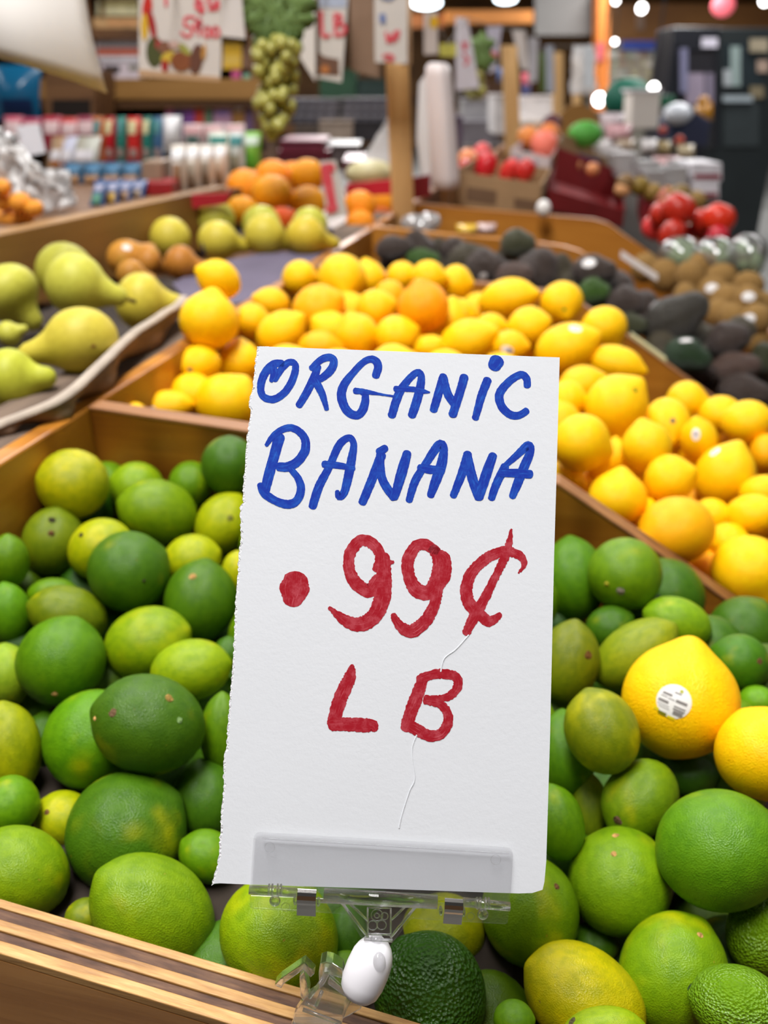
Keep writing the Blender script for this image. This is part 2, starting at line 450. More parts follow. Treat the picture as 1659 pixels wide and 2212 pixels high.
# ------------------------------------------------------------------ fruit
def lumps(d, seed, amp):
    r = np.random.RandomState(seed); o = np.zeros(len(d))
    for k in range(7):
        ax = r.normal(size=3); ax /= np.linalg.norm(ax)
        o += np.sin(d @ ax * r.uniform(1.5, 4.5) + r.uniform(0, 6.28)) / 7
    return o * amp * 2
PEAR_BALLS = [(k / 30 * 1.40, .33 + .67 * (1 - k / 30) ** 1.55) for k in range(31)]
def rad(kind, seed, d):
    d = np.asarray(d, float); z = d[:, 2]
    if kind == 'lime':
        return 1 + .055 * np.exp(-(1 - z) / .022) + .02 * np.exp(-(1 + z) / .02) + lumps(d, seed, .02)
    if kind == 'lemon':
        return 1 + .17 * np.exp(-(1 - z) / .045) + .05 * np.exp(-(1 + z) / .03) + lumps(d, seed, .028)
    if kind == 'orange':
        return 1 - .03 * np.exp(-(1 - z) / .01) + lumps(d, seed, .012)
    if kind == 'avocado':
        return 1 - .17 * np.exp(-((z - .5) / .38) ** 2) + lumps(d, seed, .02)
    if kind == 'kiwi':
        return 1 + lumps(d, seed, .02)
    if kind == 'tomato':
        a = np.arctan2(d[:, 1], d[:, 0])
        return 1 - .13 * z ** 4 + .025 * np.cos(5 * a) * (1 - z * z) - .12 * np.exp(-(1 - z) / .02) + lumps(d, seed, .02)
    if kind == 'pear':
        best = np.zeros(len(d))
        for k, rho in PEAR_BALLS:
            q = rho * rho - k * k * (1 - z * z)
            best = np.maximum(best, np.where(q > 0, k * z + np.sqrt(np.maximum(q, 0)), 0))
        return best * (1 + lumps(d, seed, .02))
MESHES = {}
def fruit_mesh(kind, seed, n, m):
    key = (kind, seed, n, m)
    if key in MESHES: return MESHES[key]
    D = [(0, 0, 1)]
    for i in range(1, m):
        t = math.pi * (i / m)
        if kind in ('lemon', 'lime', 'pear'): t = math.pi * (i / m) ** 1.25      # more rings near the tip
        for j in range(n):
            a = 2 * math.pi * j / n
            D.append((math.sin(t) * math.cos(a), math.sin(t) * math.sin(a), math.cos(t)))
    D.append((0, 0, -1)); D = np.array(D)
    V = D * rad(kind, seed, D)[:, None]
    Fc = [(0, 1 + j, 1 + (j + 1) % n) for j in range(n)]
    for i in range(m - 2):
        for j in range(n):
            a = 1 + i * n + j; b = 1 + i * n + (j + 1) % n
            Fc.append((a, a + n, b + n, b))
    L = len(V) - 1
    Fc += [(L, 1 + (m - 2) * n + (j + 1) % n, 1 + (m - 2) * n + j) for j in range(n)]
    me = bpy.data.meshes.new(kind)
    me.from_pydata(V.tolist(), [], Fc); me.update()
    me.polygons.foreach_set('use_smooth', [True] * len(me.polygons))
    MESHES[key] = me
    return me

GROW = 1.05
class Fruit: pass
def make_specs(rows, cfg):
    """rows: (cx, cy, ra, rb, angle, colour, alpha, label, extras) back to front; returns Fruit specs"""
    out = []
    for k, r in enumerate(rows):
        f = Fruit()
        f.cx, f.cy, f.ra, f.rb, f.ang, f.colr, f.alpha, f.label = r[:8]
        if 45 <= f.ang % 180 <= 135 and f.ra < f.rb: f.ra, f.rb = f.rb, f.ra      # long axis first
        f.ex = r[8] if len(r) > 8 else {}
        f.ray = ray(f.cx, f.cy); f.k = k
        f.d = f.ex.get('d') or cfg['depth'](f.cx, f.cy)
        f.d0 = f.d
        f.rm = math.sqrt(f.ra * f.rb) / F_PX * 0.97
        f.kind = f.ex.get('kind', cfg['kind'])
        out.append(f)
    return out
def relax(S, planes, it=250, tol=.97):
    n = len(S)
    rays = np.array([f.ray[:] for f in S]); d = np.array([f.d for f in S]); d0 = d.copy()
    rm = np.array([f.rm for f in S])
    pairs = []
    for i in range(n):
        for j in range(i + 1, n):
            if math.hypot(S[i].cx - S[j].cx, S[i].cy - S[j].cy) < 1.25 * (max(S[i].ra, S[i].rb) + max(S[j].ra, S[j].rb)): pairs.append((i, j))
    cp = np.array(CAM)
    for _ in range(it):
        d += (d0 - d) * 0.01
        for i, j in pairs:
            v = rays[i] * d[i] - rays[j] * d[j]
            need = (rm[i] * d[i] + rm[j] * d[j]) * tol
            g = need - math.sqrt(v @ v)
            if g > 0:
                d[i] += .3 * g; d[j] -= .3 * g
        for (nn, c, sl) in planes:                   # keep nn . p >= c + slack * radius
            q = (cp + rays * d[:, None]) @ nn - (c + sl * rm * d)
            rn = rays @ nn
            bad = q < 0
            step = np.where(np.abs(rn) > .12, -q / np.where(np.abs(rn) > .12, rn, 1), 0)
            d = np.where(bad, d + np.clip(step, -.02, .02), d)
    for f, x in zip(S, d): f.d = float(x)

MATS = dict(lime=LIME, lemon=LEMON, orange=ORANGE, avocado=AVO, kiwi=KIWI, tomato=TOMATO, pear=PEAR)
CATS = dict(lime='lime', lemon='lemon', orange='orange', avocado='avocado', kiwi='kiwi fruit', tomato='tomato', pear='pear')
ZFIX = dict(lime=1.03, lemon=1.09, orange=1.0, avocado=1.0, kiwi=1.0, tomato=.9, pear=1.0)
def place(f, group, res=(28, 20), seeds=6, tilt=None):
    kind = f.kind
    rnd = random.Random(f.k * 31 + int(f.cx) * 7)
    v = Vector(((f.cx - W_PX / 2) / F_PX, (H_PX / 2 - f.cy) / F_PX, -1.0))
    cosT = 1 / v.length; u = v.normalized(); ez = -u
    rv = Vector((v.x, v.y, 0)); rv = rv.normalized() if rv.length > 1e-6 else Vector((1, 0, 0))
    er = (rv - u * rv.dot(u)).normalized(); et = ez.cross(er)
    pr = Vector((-rv.y, rv.x, 0))
    def img(a):
        w = Vector((math.cos(a), math.sin(a), 0))
        return er * (w.dot(rv) * cosT) + et * w.dot(pr)
    a = math.radians(f.ang)
    A = img(a) * (f.ra * GROW * f.d / F_PX); Bm = img(a + math.pi / 2).length * (f.rb * GROW * f.d / F_PX)
    c = A.length; A.normalize()
    t = math.radians(f.ex.get('tilt', tilt if tilt is not None else rnd.uniform(0, 25)))
    ax = (A * math.cos(t) + ez * math.sin(t)).normalized()
    c3 = math.sqrt(max(c * c - (Bm * math.sin(t)) ** 2, Bm * Bm * .5)) / math.cos(t) if kind != 'pear' else (Bm if abs(t) > .8 else c / math.cos(t))
    X = Bm_dir = (ez.cross(ax)).normalized(); Y = ax.cross(X)
    spin = Matrix.Rotation(rnd.uniform(0, 6.28) if not f.ex.get('spin') else f.ex['spin'], 3, 'Z')
    R = RC @ Matrix((X, Y, ax)).transposed() @ spin
    seed = f.ex.get('seed', rnd.randrange(seeds))
    me = fruit_mesh(kind, seed, *f.ex.get('res', res))
    o = bpy.data.objects.new(f.ex.get('name', kind), me)
    if not me.materials: me.materials.append(MATS[kind])
    o.matrix_basis = Matrix.LocRotScale(W(f.cx, f.cy, f.d), R, Vector((Bm, Bm, c3 / ZFIX[kind])))
    COL.objects.link(o)
    if f.ex.get('mat'):
        o.material_slots[0].link = 'OBJECT'; o.material_slots[0].material = f.ex['mat']
    o.color = (*f.colr, f.alpha)
    tag(o, f.label, f.ex.get('cat', CATS[kind]), group)
    f.o, f.seed, f.M, f.scale = o, seed, o.matrix_basis.copy(), Vector((Bm, Bm, c3 / ZFIX[kind]))
    for e in f.ex.get('scar', []): scar(f, *e)
    for e in f.ex.get('sticker', []): sticker(f, *e)
    return o
def hit(f, px, py):
    inv = f.M.inverted()
    o = inv @ CAM; d = (inv.to_3x3() @ ray(px, py))
    aa, bb, cc = d.dot(d), 2 * o.dot(d), o.dot(o) - 1
    q = bb * bb - 4 * aa * cc
    t = (-bb - math.sqrt(q)) / (2 * aa) if q > 0 else -bb / (2 * aa)
    return (o + d * t).normalized(), (inv.to_3x3() @ ray(px + 1, py) - d)
def patch(f, px, py, outline, lift, rings=3, dome=0.0):
    """a thin patch that hugs the peel round image point (px, py); outline: list of (x, y) in image pixels"""
    q, xd = hit(f, px, py)
    S = f.scale
    p = Vector((q.x * S.x, q.y * S.y, q.z * S.z)); n = Vector((q.x / S.x, q.y / S.y, q.z / S.z)).normalized()
    x = Vector((xd.x * S.x, xd.y * S.y, xd.z * S.z)); x = (x - n * x.dot(n)).normalized(); y = n.cross(x)
    k = f.d / F_PX
    mx = sum(a for a, b in outline) / len(outline); my = sum(b for a, b in outline) / len(outline)
    dirs, lf = [], []
    def add(ix, iy, l):
        w = p + x * (ix * k) + y * (-iy * k)
        dirs.append(Vector((w.x / S.x, w.y / S.y, w.z / S.z)).normalized()); lf.append(l)
    add(mx, my, lift + dome)
    for r in range(1, rings + 1):
        s = r / rings
        for a, b in outline: add(mx + (a - mx) * s, my + (b - my) * s, lift + dome * (1 - s * s) if r < rings or dome == 0 else lift * .3)
    rr = rad(f.kind, f.seed, [d[:] for d in dirs])
    V = [d * (r * (1 + l)) for d, r, l in zip(dirs, rr, lf)]
    m = len(outline)
    Fc = [(0, 1 + (j + 1) % m, 1 + j) for j in range(m)]
    for r in range(rings - 1):
        for j in range(m):
            a = 1 + r * m + j; b = 1 + r * m + (j + 1) % m
            Fc.append((a, b, b + m, a + m))
    return V, Fc
def circ(r, n=16, sx=1, sy=1, cx=0, cy=0):
    return [(cx + r * sx * math.cos(2 * math.pi * i / n), cy + r * sy * math.sin(2 * math.pi * i / n)) for i in range(n)]
def childmesh(name, V, Fc, mat, p, color=None, label=None):
    me = bpy.data.meshes.new(name); me.from_pydata([tuple(x) for x in V], [], Fc); me.update()
    me.polygons.foreach_set('use_smooth', [True] * len(me.polygons)); me.materials.append(mat)
    o = bpy.data.objects.new(name, me); COL.objects.link(o); o.parent = p
    if color: o.color = (*color, 1)
    if label: o['label'] = label
    return o
BROWN, GREY, PALE, DARKSC = C(120, 84, 50), C(120, 110, 96), C(196, 150, 90), C(60, 56, 34)
def scar(f, px, py, r, col=BROWN):
    rn = random.Random(int(px * 3 + py))
    ol = [(a * rn.uniform(.8, 1.2), b * rn.uniform(.8, 1.2)) for a, b in circ(r, 10)]
    childmesh('stem_scar', *patch(f, px, py, ol, .006, 2, .018), SCAR, f.o, col)
def sticker(f, px, py, rx, ry, ang=0, kind='plain'):
    ca, sa = math.cos(ang), math.sin(ang)
    rot = lambda pts: [(a * ca - b * sa, a * sa + b * ca) for a, b in pts]
    s = childmesh('sticker', *patch(f, px, py, rot(circ(1, 24, rx, ry)), .006, 4), STICK, f.o, None, 'white paper fruit sticker')
    bar = lambda x0, y0, x1, y1: rot([(x0 + (x1 - x0) * i / 4, y0) for i in range(5)] + [(x1 - (x1 - x0) * i / 4, y1) for i in range(5)])
    if kind == 'code':          # bars, print lines and yellow corners of the nearest sticker
        for q in [(-26, -12, -6, -7), (-30, 4, -8, 10), (4, -6, 27, 0), (4, 7, 28, 10), (4, 12, 28, 16), (6, 17, 26, 26), (-12, -3, 2, -1), (-28, -4, -14, -2), (-30, 14, -4, 15.5), (-26, 19, -2, 20.5), (-4, -20, 10, -17)]:
            childmesh('print', *patch(f, px, py, bar(*q), .0085, 2), MATTE, s, C(128, 122, 120))
        for q in [(-34, 25, -22, 32), (-2, 31, 14, 37)]:
            childmesh('print', *patch(f, px, py, bar(*q), .0085, 2), MATTE, s, C(222, 200, 10))
        childmesh('print', *patch(f, px, py, bar(-22, 29, -4, 37), .0088, 2), MATTE, s, C(120, 116, 10))
        childmesh('print', *patch(f, px, py, rot(circ(1, 10, 4, 4, 8, -25)), .0085, 2), MATTE, s, C(170, 170, 60))
    elif kind == 'blue':
        childmesh('print', *patch(f, px, py, bar(rx * .0, -ry * .6, rx * .75, ry * .6), .0085, 2), MATTE, s, C(70, 76, 150))
    elif kind == 'grey':
        childmesh('print', *patch(f, px, py, bar(-rx * .5, -ry * .35, rx * .5, ry * .25), .0085, 2), MATTE, s, C(150, 140, 150))


def inside(poly, x, y):
    r = False
    for (x0, y0), (x1, y1) in zip(poly, poly[1:] + poly[:1]):
        if (y0 > y) != (y1 > y) and x < (x1 - x0) * (y - y0) / (y1 - y0) + x0: r = not r
    return r
CARDPX = [(560, 750), (1205, 772), (1180, 1920), (470, 1905)]
def fill(S, poly, depth, kind, R, planes, cols, label, group, step=10, behind=False):
    """lower-layer fruit seen in the gaps of the top layer: dropped as deep as it has to go to clear its neighbours"""
    pos = [(np.array(W(f.cx, f.cy, f.d)), f.rm * f.d) for f in S]
    ell = [(f.cx, f.cy, f.ra * GROW * .98, f.rb * GROW * .98, math.radians(f.ang)) for f in S]
    k = 0; r2 = random.Random(17)
    xs = [p[0] for p in poly]; ys = [p[1] for p in poly]
    y = max(ys) - 4
    while y > min(ys):
        x = min(xs) + 3
        while x < max(xs):
            ok = inside(poly, x, y) and (behind or not inside(CARDPX, x, y))
            if ok:
                for (cx, cy, ra, rb, an) in ell:
                    dx, dy = x - cx, -(y - cy)
                    u = (dx * math.cos(an) + dy * math.sin(an)) / ra; v = (-dx * math.sin(an) + dy * math.cos(an)) / rb
                    if u * u + v * v < 1: ok = False; break
            if ok:
                rr = R * r2.uniform(.86, 1.08); d0 = depth(x, y); done = False
                for q in range(26):
                    d = d0 * (1.03 + .012 * q)
                    p = np.array(W(x, y, d))
                    if any(p @ n < c + .75 * rr for n, c, sl in planes): continue
                    if all(np.linalg.norm(p - o) > (rr + ro) * .82 for o, ro in pos): done = True; break
                if not done:
                    rr *= .62
                    for q in range(26):
                        d = d0 * (1.05 + .012 * q); p = np.array(W(x, y, d))
                        if any(p @ n < c + .6 * rr for n, c, sl in planes): continue
                        if all(np.linalg.norm(p - o) > (rr + ro) * .74 for o, ro in pos): done = True; break
                if done:
                    f = Fruit(); f.cx, f.cy, f.d, f.kind, f.k = x, y, d, kind, 500 + k
                    f.ra = rr * 1.06 / d * F_PX / GROW; f.rb = rr / d * F_PX / GROW; f.ang = r2.uniform(0, 180)
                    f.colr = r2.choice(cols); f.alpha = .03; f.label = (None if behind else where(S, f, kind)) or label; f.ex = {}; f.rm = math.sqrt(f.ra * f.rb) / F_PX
                    place(f, group, (20, 14)); k += 1
                    pos.append((p, rr)); S.append(f); ell.append((x, y, f.ra * GROW, f.rb * GROW, math.radians(f.ang)))
            x += step
        y -= step
    return k
def half(n, p, sign=1): return (np.array(n[:]) * sign, float(n.dot(p)) * sign)
RAILP = half(NV, ORI); DIV0F = half(TV, ORI, -1); DIV0B = half(TV, ORI + TV * .016)
DIV1F = half(TV, ORI + TV * .6, -1); DIV1B = half(TV, ORI + TV * .616)
DIV2F = half(TV, ORI + TV * .955, -1); DIV2B = half(TV, ORI + TV * .971); DIV3F = half(TV, ORI + TV * 1.34, -1)
FRONT = half(TV, ORI - TV * .349)

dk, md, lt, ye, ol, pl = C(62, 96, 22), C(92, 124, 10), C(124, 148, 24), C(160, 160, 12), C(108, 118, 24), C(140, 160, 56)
X0 = {}
USED = set()
def core(lab):
    for w in (' behind', ' beside', ' left of', ' right of', ' at ', ' under', ' between', ' cut', ',', ' against', ' in the', ' next', ' wedged', ' below', ' just', ' resting', ' half', ' lying', ' showing', ' touching', ' on ', ' tucked', ' squeezed', ' peeping', ' near', ' low', ' lowest', ' pointing', ' seen', ' leaning', ' tipped', ' perched', ' apart', ' topmost', ' mostly', ' above', ' directly', ' beneath', ' from', ' flat', ' standing', ' peeping'):
        k = lab.find(w)
        if k > 0: lab = lab[:k]
    return lab[:-7] if lab.endswith(' with a') else lab
def where(S, f, kind):
    """name a lower-layer fruit by the named neighbour it lies beside"""
    near = sorted((g for g in S if g.k < 500 and len(core(g.label).split()) >= 3 and 'hidden' not in g.label), key=lambda g: math.hypot(g.cx - f.cx, g.cy - f.cy))
    for g in near[:9]:
        dx, dy = f.cx - g.cx, f.cy - g.cy
        side = ('right of' if dx > 0 else 'left of') if abs(dx) > abs(dy) else ('below' if dy > 0 else 'above')
        lab = 'shadowed lower-layer %s in the gap %s the %s' % (kind, side, core(g.label))
        if lab not in USED and len(lab.split()) <= 16:
            USED.add(lab); return lab
    return None
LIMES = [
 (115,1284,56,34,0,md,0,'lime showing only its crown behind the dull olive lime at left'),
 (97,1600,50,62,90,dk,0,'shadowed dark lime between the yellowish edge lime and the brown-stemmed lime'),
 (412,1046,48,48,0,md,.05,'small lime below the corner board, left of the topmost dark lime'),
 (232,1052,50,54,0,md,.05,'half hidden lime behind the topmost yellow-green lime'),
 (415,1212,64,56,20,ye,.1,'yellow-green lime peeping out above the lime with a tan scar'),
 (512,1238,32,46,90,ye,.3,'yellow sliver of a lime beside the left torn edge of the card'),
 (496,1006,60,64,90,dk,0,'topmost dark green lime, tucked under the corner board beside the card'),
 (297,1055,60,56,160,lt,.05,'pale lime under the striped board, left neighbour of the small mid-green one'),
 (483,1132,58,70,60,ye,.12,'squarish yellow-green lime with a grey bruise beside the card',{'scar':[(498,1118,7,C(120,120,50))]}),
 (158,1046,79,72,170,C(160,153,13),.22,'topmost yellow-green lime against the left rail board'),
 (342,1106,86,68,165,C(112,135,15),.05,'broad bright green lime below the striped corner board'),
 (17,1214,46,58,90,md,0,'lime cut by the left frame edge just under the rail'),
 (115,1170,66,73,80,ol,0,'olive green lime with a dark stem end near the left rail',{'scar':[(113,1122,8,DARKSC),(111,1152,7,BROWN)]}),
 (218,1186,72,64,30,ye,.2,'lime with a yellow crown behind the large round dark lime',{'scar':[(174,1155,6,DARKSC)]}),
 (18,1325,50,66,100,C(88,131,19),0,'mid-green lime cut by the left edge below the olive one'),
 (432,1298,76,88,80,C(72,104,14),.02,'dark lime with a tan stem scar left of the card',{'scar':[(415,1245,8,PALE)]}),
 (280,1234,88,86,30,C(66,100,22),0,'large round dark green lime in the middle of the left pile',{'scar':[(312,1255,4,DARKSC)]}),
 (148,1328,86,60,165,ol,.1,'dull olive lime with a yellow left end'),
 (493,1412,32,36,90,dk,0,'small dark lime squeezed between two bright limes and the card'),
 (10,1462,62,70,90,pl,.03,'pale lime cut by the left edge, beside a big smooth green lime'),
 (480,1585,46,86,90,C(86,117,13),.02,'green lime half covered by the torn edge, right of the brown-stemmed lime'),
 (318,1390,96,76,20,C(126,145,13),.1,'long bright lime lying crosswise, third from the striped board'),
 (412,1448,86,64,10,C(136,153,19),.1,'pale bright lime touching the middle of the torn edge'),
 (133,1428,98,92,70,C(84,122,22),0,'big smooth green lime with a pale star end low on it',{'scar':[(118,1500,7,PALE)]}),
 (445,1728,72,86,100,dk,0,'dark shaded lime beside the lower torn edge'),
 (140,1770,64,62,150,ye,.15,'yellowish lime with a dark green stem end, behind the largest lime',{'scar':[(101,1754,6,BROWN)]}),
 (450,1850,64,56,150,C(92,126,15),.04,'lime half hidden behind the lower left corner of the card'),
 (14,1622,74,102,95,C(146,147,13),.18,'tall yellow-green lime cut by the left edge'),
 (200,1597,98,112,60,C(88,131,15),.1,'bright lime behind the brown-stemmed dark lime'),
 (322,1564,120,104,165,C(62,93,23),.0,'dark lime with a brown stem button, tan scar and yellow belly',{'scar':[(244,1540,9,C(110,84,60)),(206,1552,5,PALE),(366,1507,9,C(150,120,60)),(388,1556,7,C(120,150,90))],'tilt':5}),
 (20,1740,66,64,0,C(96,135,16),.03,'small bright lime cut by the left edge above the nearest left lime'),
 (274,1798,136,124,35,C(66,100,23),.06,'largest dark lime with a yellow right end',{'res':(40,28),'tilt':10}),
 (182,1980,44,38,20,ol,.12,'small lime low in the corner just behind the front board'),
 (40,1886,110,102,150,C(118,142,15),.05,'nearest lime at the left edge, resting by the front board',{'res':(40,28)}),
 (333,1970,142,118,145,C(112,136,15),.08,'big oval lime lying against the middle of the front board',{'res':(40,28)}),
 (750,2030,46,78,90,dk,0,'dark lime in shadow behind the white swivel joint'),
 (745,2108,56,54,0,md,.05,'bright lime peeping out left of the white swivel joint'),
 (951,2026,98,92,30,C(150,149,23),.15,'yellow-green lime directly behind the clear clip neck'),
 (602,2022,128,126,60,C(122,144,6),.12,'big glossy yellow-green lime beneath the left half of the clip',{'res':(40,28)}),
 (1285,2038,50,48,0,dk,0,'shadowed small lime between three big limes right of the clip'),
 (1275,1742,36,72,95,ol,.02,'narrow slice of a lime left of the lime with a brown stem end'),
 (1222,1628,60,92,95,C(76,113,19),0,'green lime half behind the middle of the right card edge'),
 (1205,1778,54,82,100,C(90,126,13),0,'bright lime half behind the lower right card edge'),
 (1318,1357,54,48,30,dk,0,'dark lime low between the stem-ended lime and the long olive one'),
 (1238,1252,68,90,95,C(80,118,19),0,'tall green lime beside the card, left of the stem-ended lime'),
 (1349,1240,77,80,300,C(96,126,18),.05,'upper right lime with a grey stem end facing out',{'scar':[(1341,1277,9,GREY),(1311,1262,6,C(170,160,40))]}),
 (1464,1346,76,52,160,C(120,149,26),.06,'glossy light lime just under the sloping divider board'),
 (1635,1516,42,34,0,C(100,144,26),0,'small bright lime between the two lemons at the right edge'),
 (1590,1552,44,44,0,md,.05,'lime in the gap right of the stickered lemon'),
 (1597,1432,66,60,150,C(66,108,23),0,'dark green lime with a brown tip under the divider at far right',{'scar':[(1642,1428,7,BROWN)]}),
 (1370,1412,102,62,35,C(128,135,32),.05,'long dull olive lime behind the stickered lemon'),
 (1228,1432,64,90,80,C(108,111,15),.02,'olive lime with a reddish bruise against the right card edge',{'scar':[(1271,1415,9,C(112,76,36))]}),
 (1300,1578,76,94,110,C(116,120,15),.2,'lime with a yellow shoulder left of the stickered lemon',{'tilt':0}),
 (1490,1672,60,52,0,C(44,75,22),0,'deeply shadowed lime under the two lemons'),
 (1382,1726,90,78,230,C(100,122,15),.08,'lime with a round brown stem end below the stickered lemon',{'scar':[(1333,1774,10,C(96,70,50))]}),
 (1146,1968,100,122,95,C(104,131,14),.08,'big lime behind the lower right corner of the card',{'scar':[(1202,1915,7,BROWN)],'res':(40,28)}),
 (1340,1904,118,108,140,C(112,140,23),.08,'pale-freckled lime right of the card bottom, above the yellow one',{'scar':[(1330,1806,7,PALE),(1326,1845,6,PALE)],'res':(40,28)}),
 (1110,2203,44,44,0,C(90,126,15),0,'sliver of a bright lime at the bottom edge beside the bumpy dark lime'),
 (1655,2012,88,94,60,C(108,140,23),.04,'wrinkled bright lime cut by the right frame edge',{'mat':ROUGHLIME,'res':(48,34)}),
 (1552,1834,136,132,20,C(84,124,23),.04,'largest round green lime, under the lemon at the right edge',{'res':(40,28)}),
 (927,2146,136,118,120,C(44,82,16),0,'bumpy thick-skinned dark lime right of the swivel joint',{'mat':ROUGHLIME,'res':(48,34)}),
 (1454,2102,128,120,60,C(110,138,15),.12,'lime with a grey frosted patch in the lower right',{'scar':[(1512,2020,7,PALE)],'res':(40,28)}),
 (1262,2156,142,104,150,C(172,154,10),.3,'yellowest lime, at the bottom right of the clip',{'res':(40,28)}),
 (1598,2176,112,84,165,C(98,131,22),.02,'knobbly lime with a dark nipple in the bottom right corner',{'mat':ROUGHLIME,'res':(48,34),'ang':165,'scar':[(1482,2128,9,C(52,74,30))],'tilt':0}),
 (1300,2232,90,58,10,C(134,151,22),.1,'light lime cut by the bottom edge under the yellowest lime',{'scar':[(1236,2205,9,C(100,92,60))]}),
]
HIDDEN = 'lime mostly hidden behind the price card'
for q in [(600,1180,84,80),(690,1300,86,82),(800,1180,80,80),(1000,1180,80,78),(1120,1300,82,82),(580,1380,88,84),(960,1440,90,84),(760,1480,92,86),(1100,1560,96,92),(600,1700,104,98),(840,1760,108,100),(1040,1800,104,98)]:
    LIMES.insert(4, (*q, RNG.uniform(0, 180), [md, lt, dk, ol][int(q[0]) % 4], .08, HIDDEN, {'hid': 1}))
LEM_LIME = [
 (1480,1756,60,50,0,0,0,''),
]
yl, yo, yd = C(255, 200, 8), C(252, 178, 14), C(250, 192, 6)
YB = [
 (1468,1514,128,124,78,C(255,196,6),.1,'large lemon with a printed round sticker lying on the limes',{'kind':'lemon','tilt':12,'res':(48,36),'sticker':[(1455,1515,36,36,.42,'code')]}),
 (1654,1626,104,112,300,C(255,196,6),.1,'lemon cut by the right frame edge, lying on the limes',{'kind':'lemon','tilt':8,'res':(48,36)}),
]
lime_depth = lambda x, y: -.407 / (((1106 - y) / F_PX * CP - SP) - .2)
rows = LIMES[:]
i = [k for k, r in enumerate(rows) if r[7].startswith('lime with a round brown')][0]
rows[i:i] = YB
LS = make_specs(rows, dict(kind='lime', depth=lime_depth))
relax(LS, [(*DIV0F, .9), (*RAILP, .9), (*FRONT, .95)])
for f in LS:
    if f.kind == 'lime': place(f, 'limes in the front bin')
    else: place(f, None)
NL = fill(LS, [(0, 1075), (190, 945), (530, 985), (1205, 1130), (1659, 1400), (1659, 2212), (800, 2212), (0, 1932)], lime_depth, 'lime', .0245, [(*DIV0F, 1), (*RAILP, 1), (*FRONT, 1)], [C(40, 74, 16), dk, C(70, 92, 14)], 'shadowed lime of the lower layer showing in a gap', 'limes of the lower layer')  # dark greens put the shade of the gaps into the peel colour

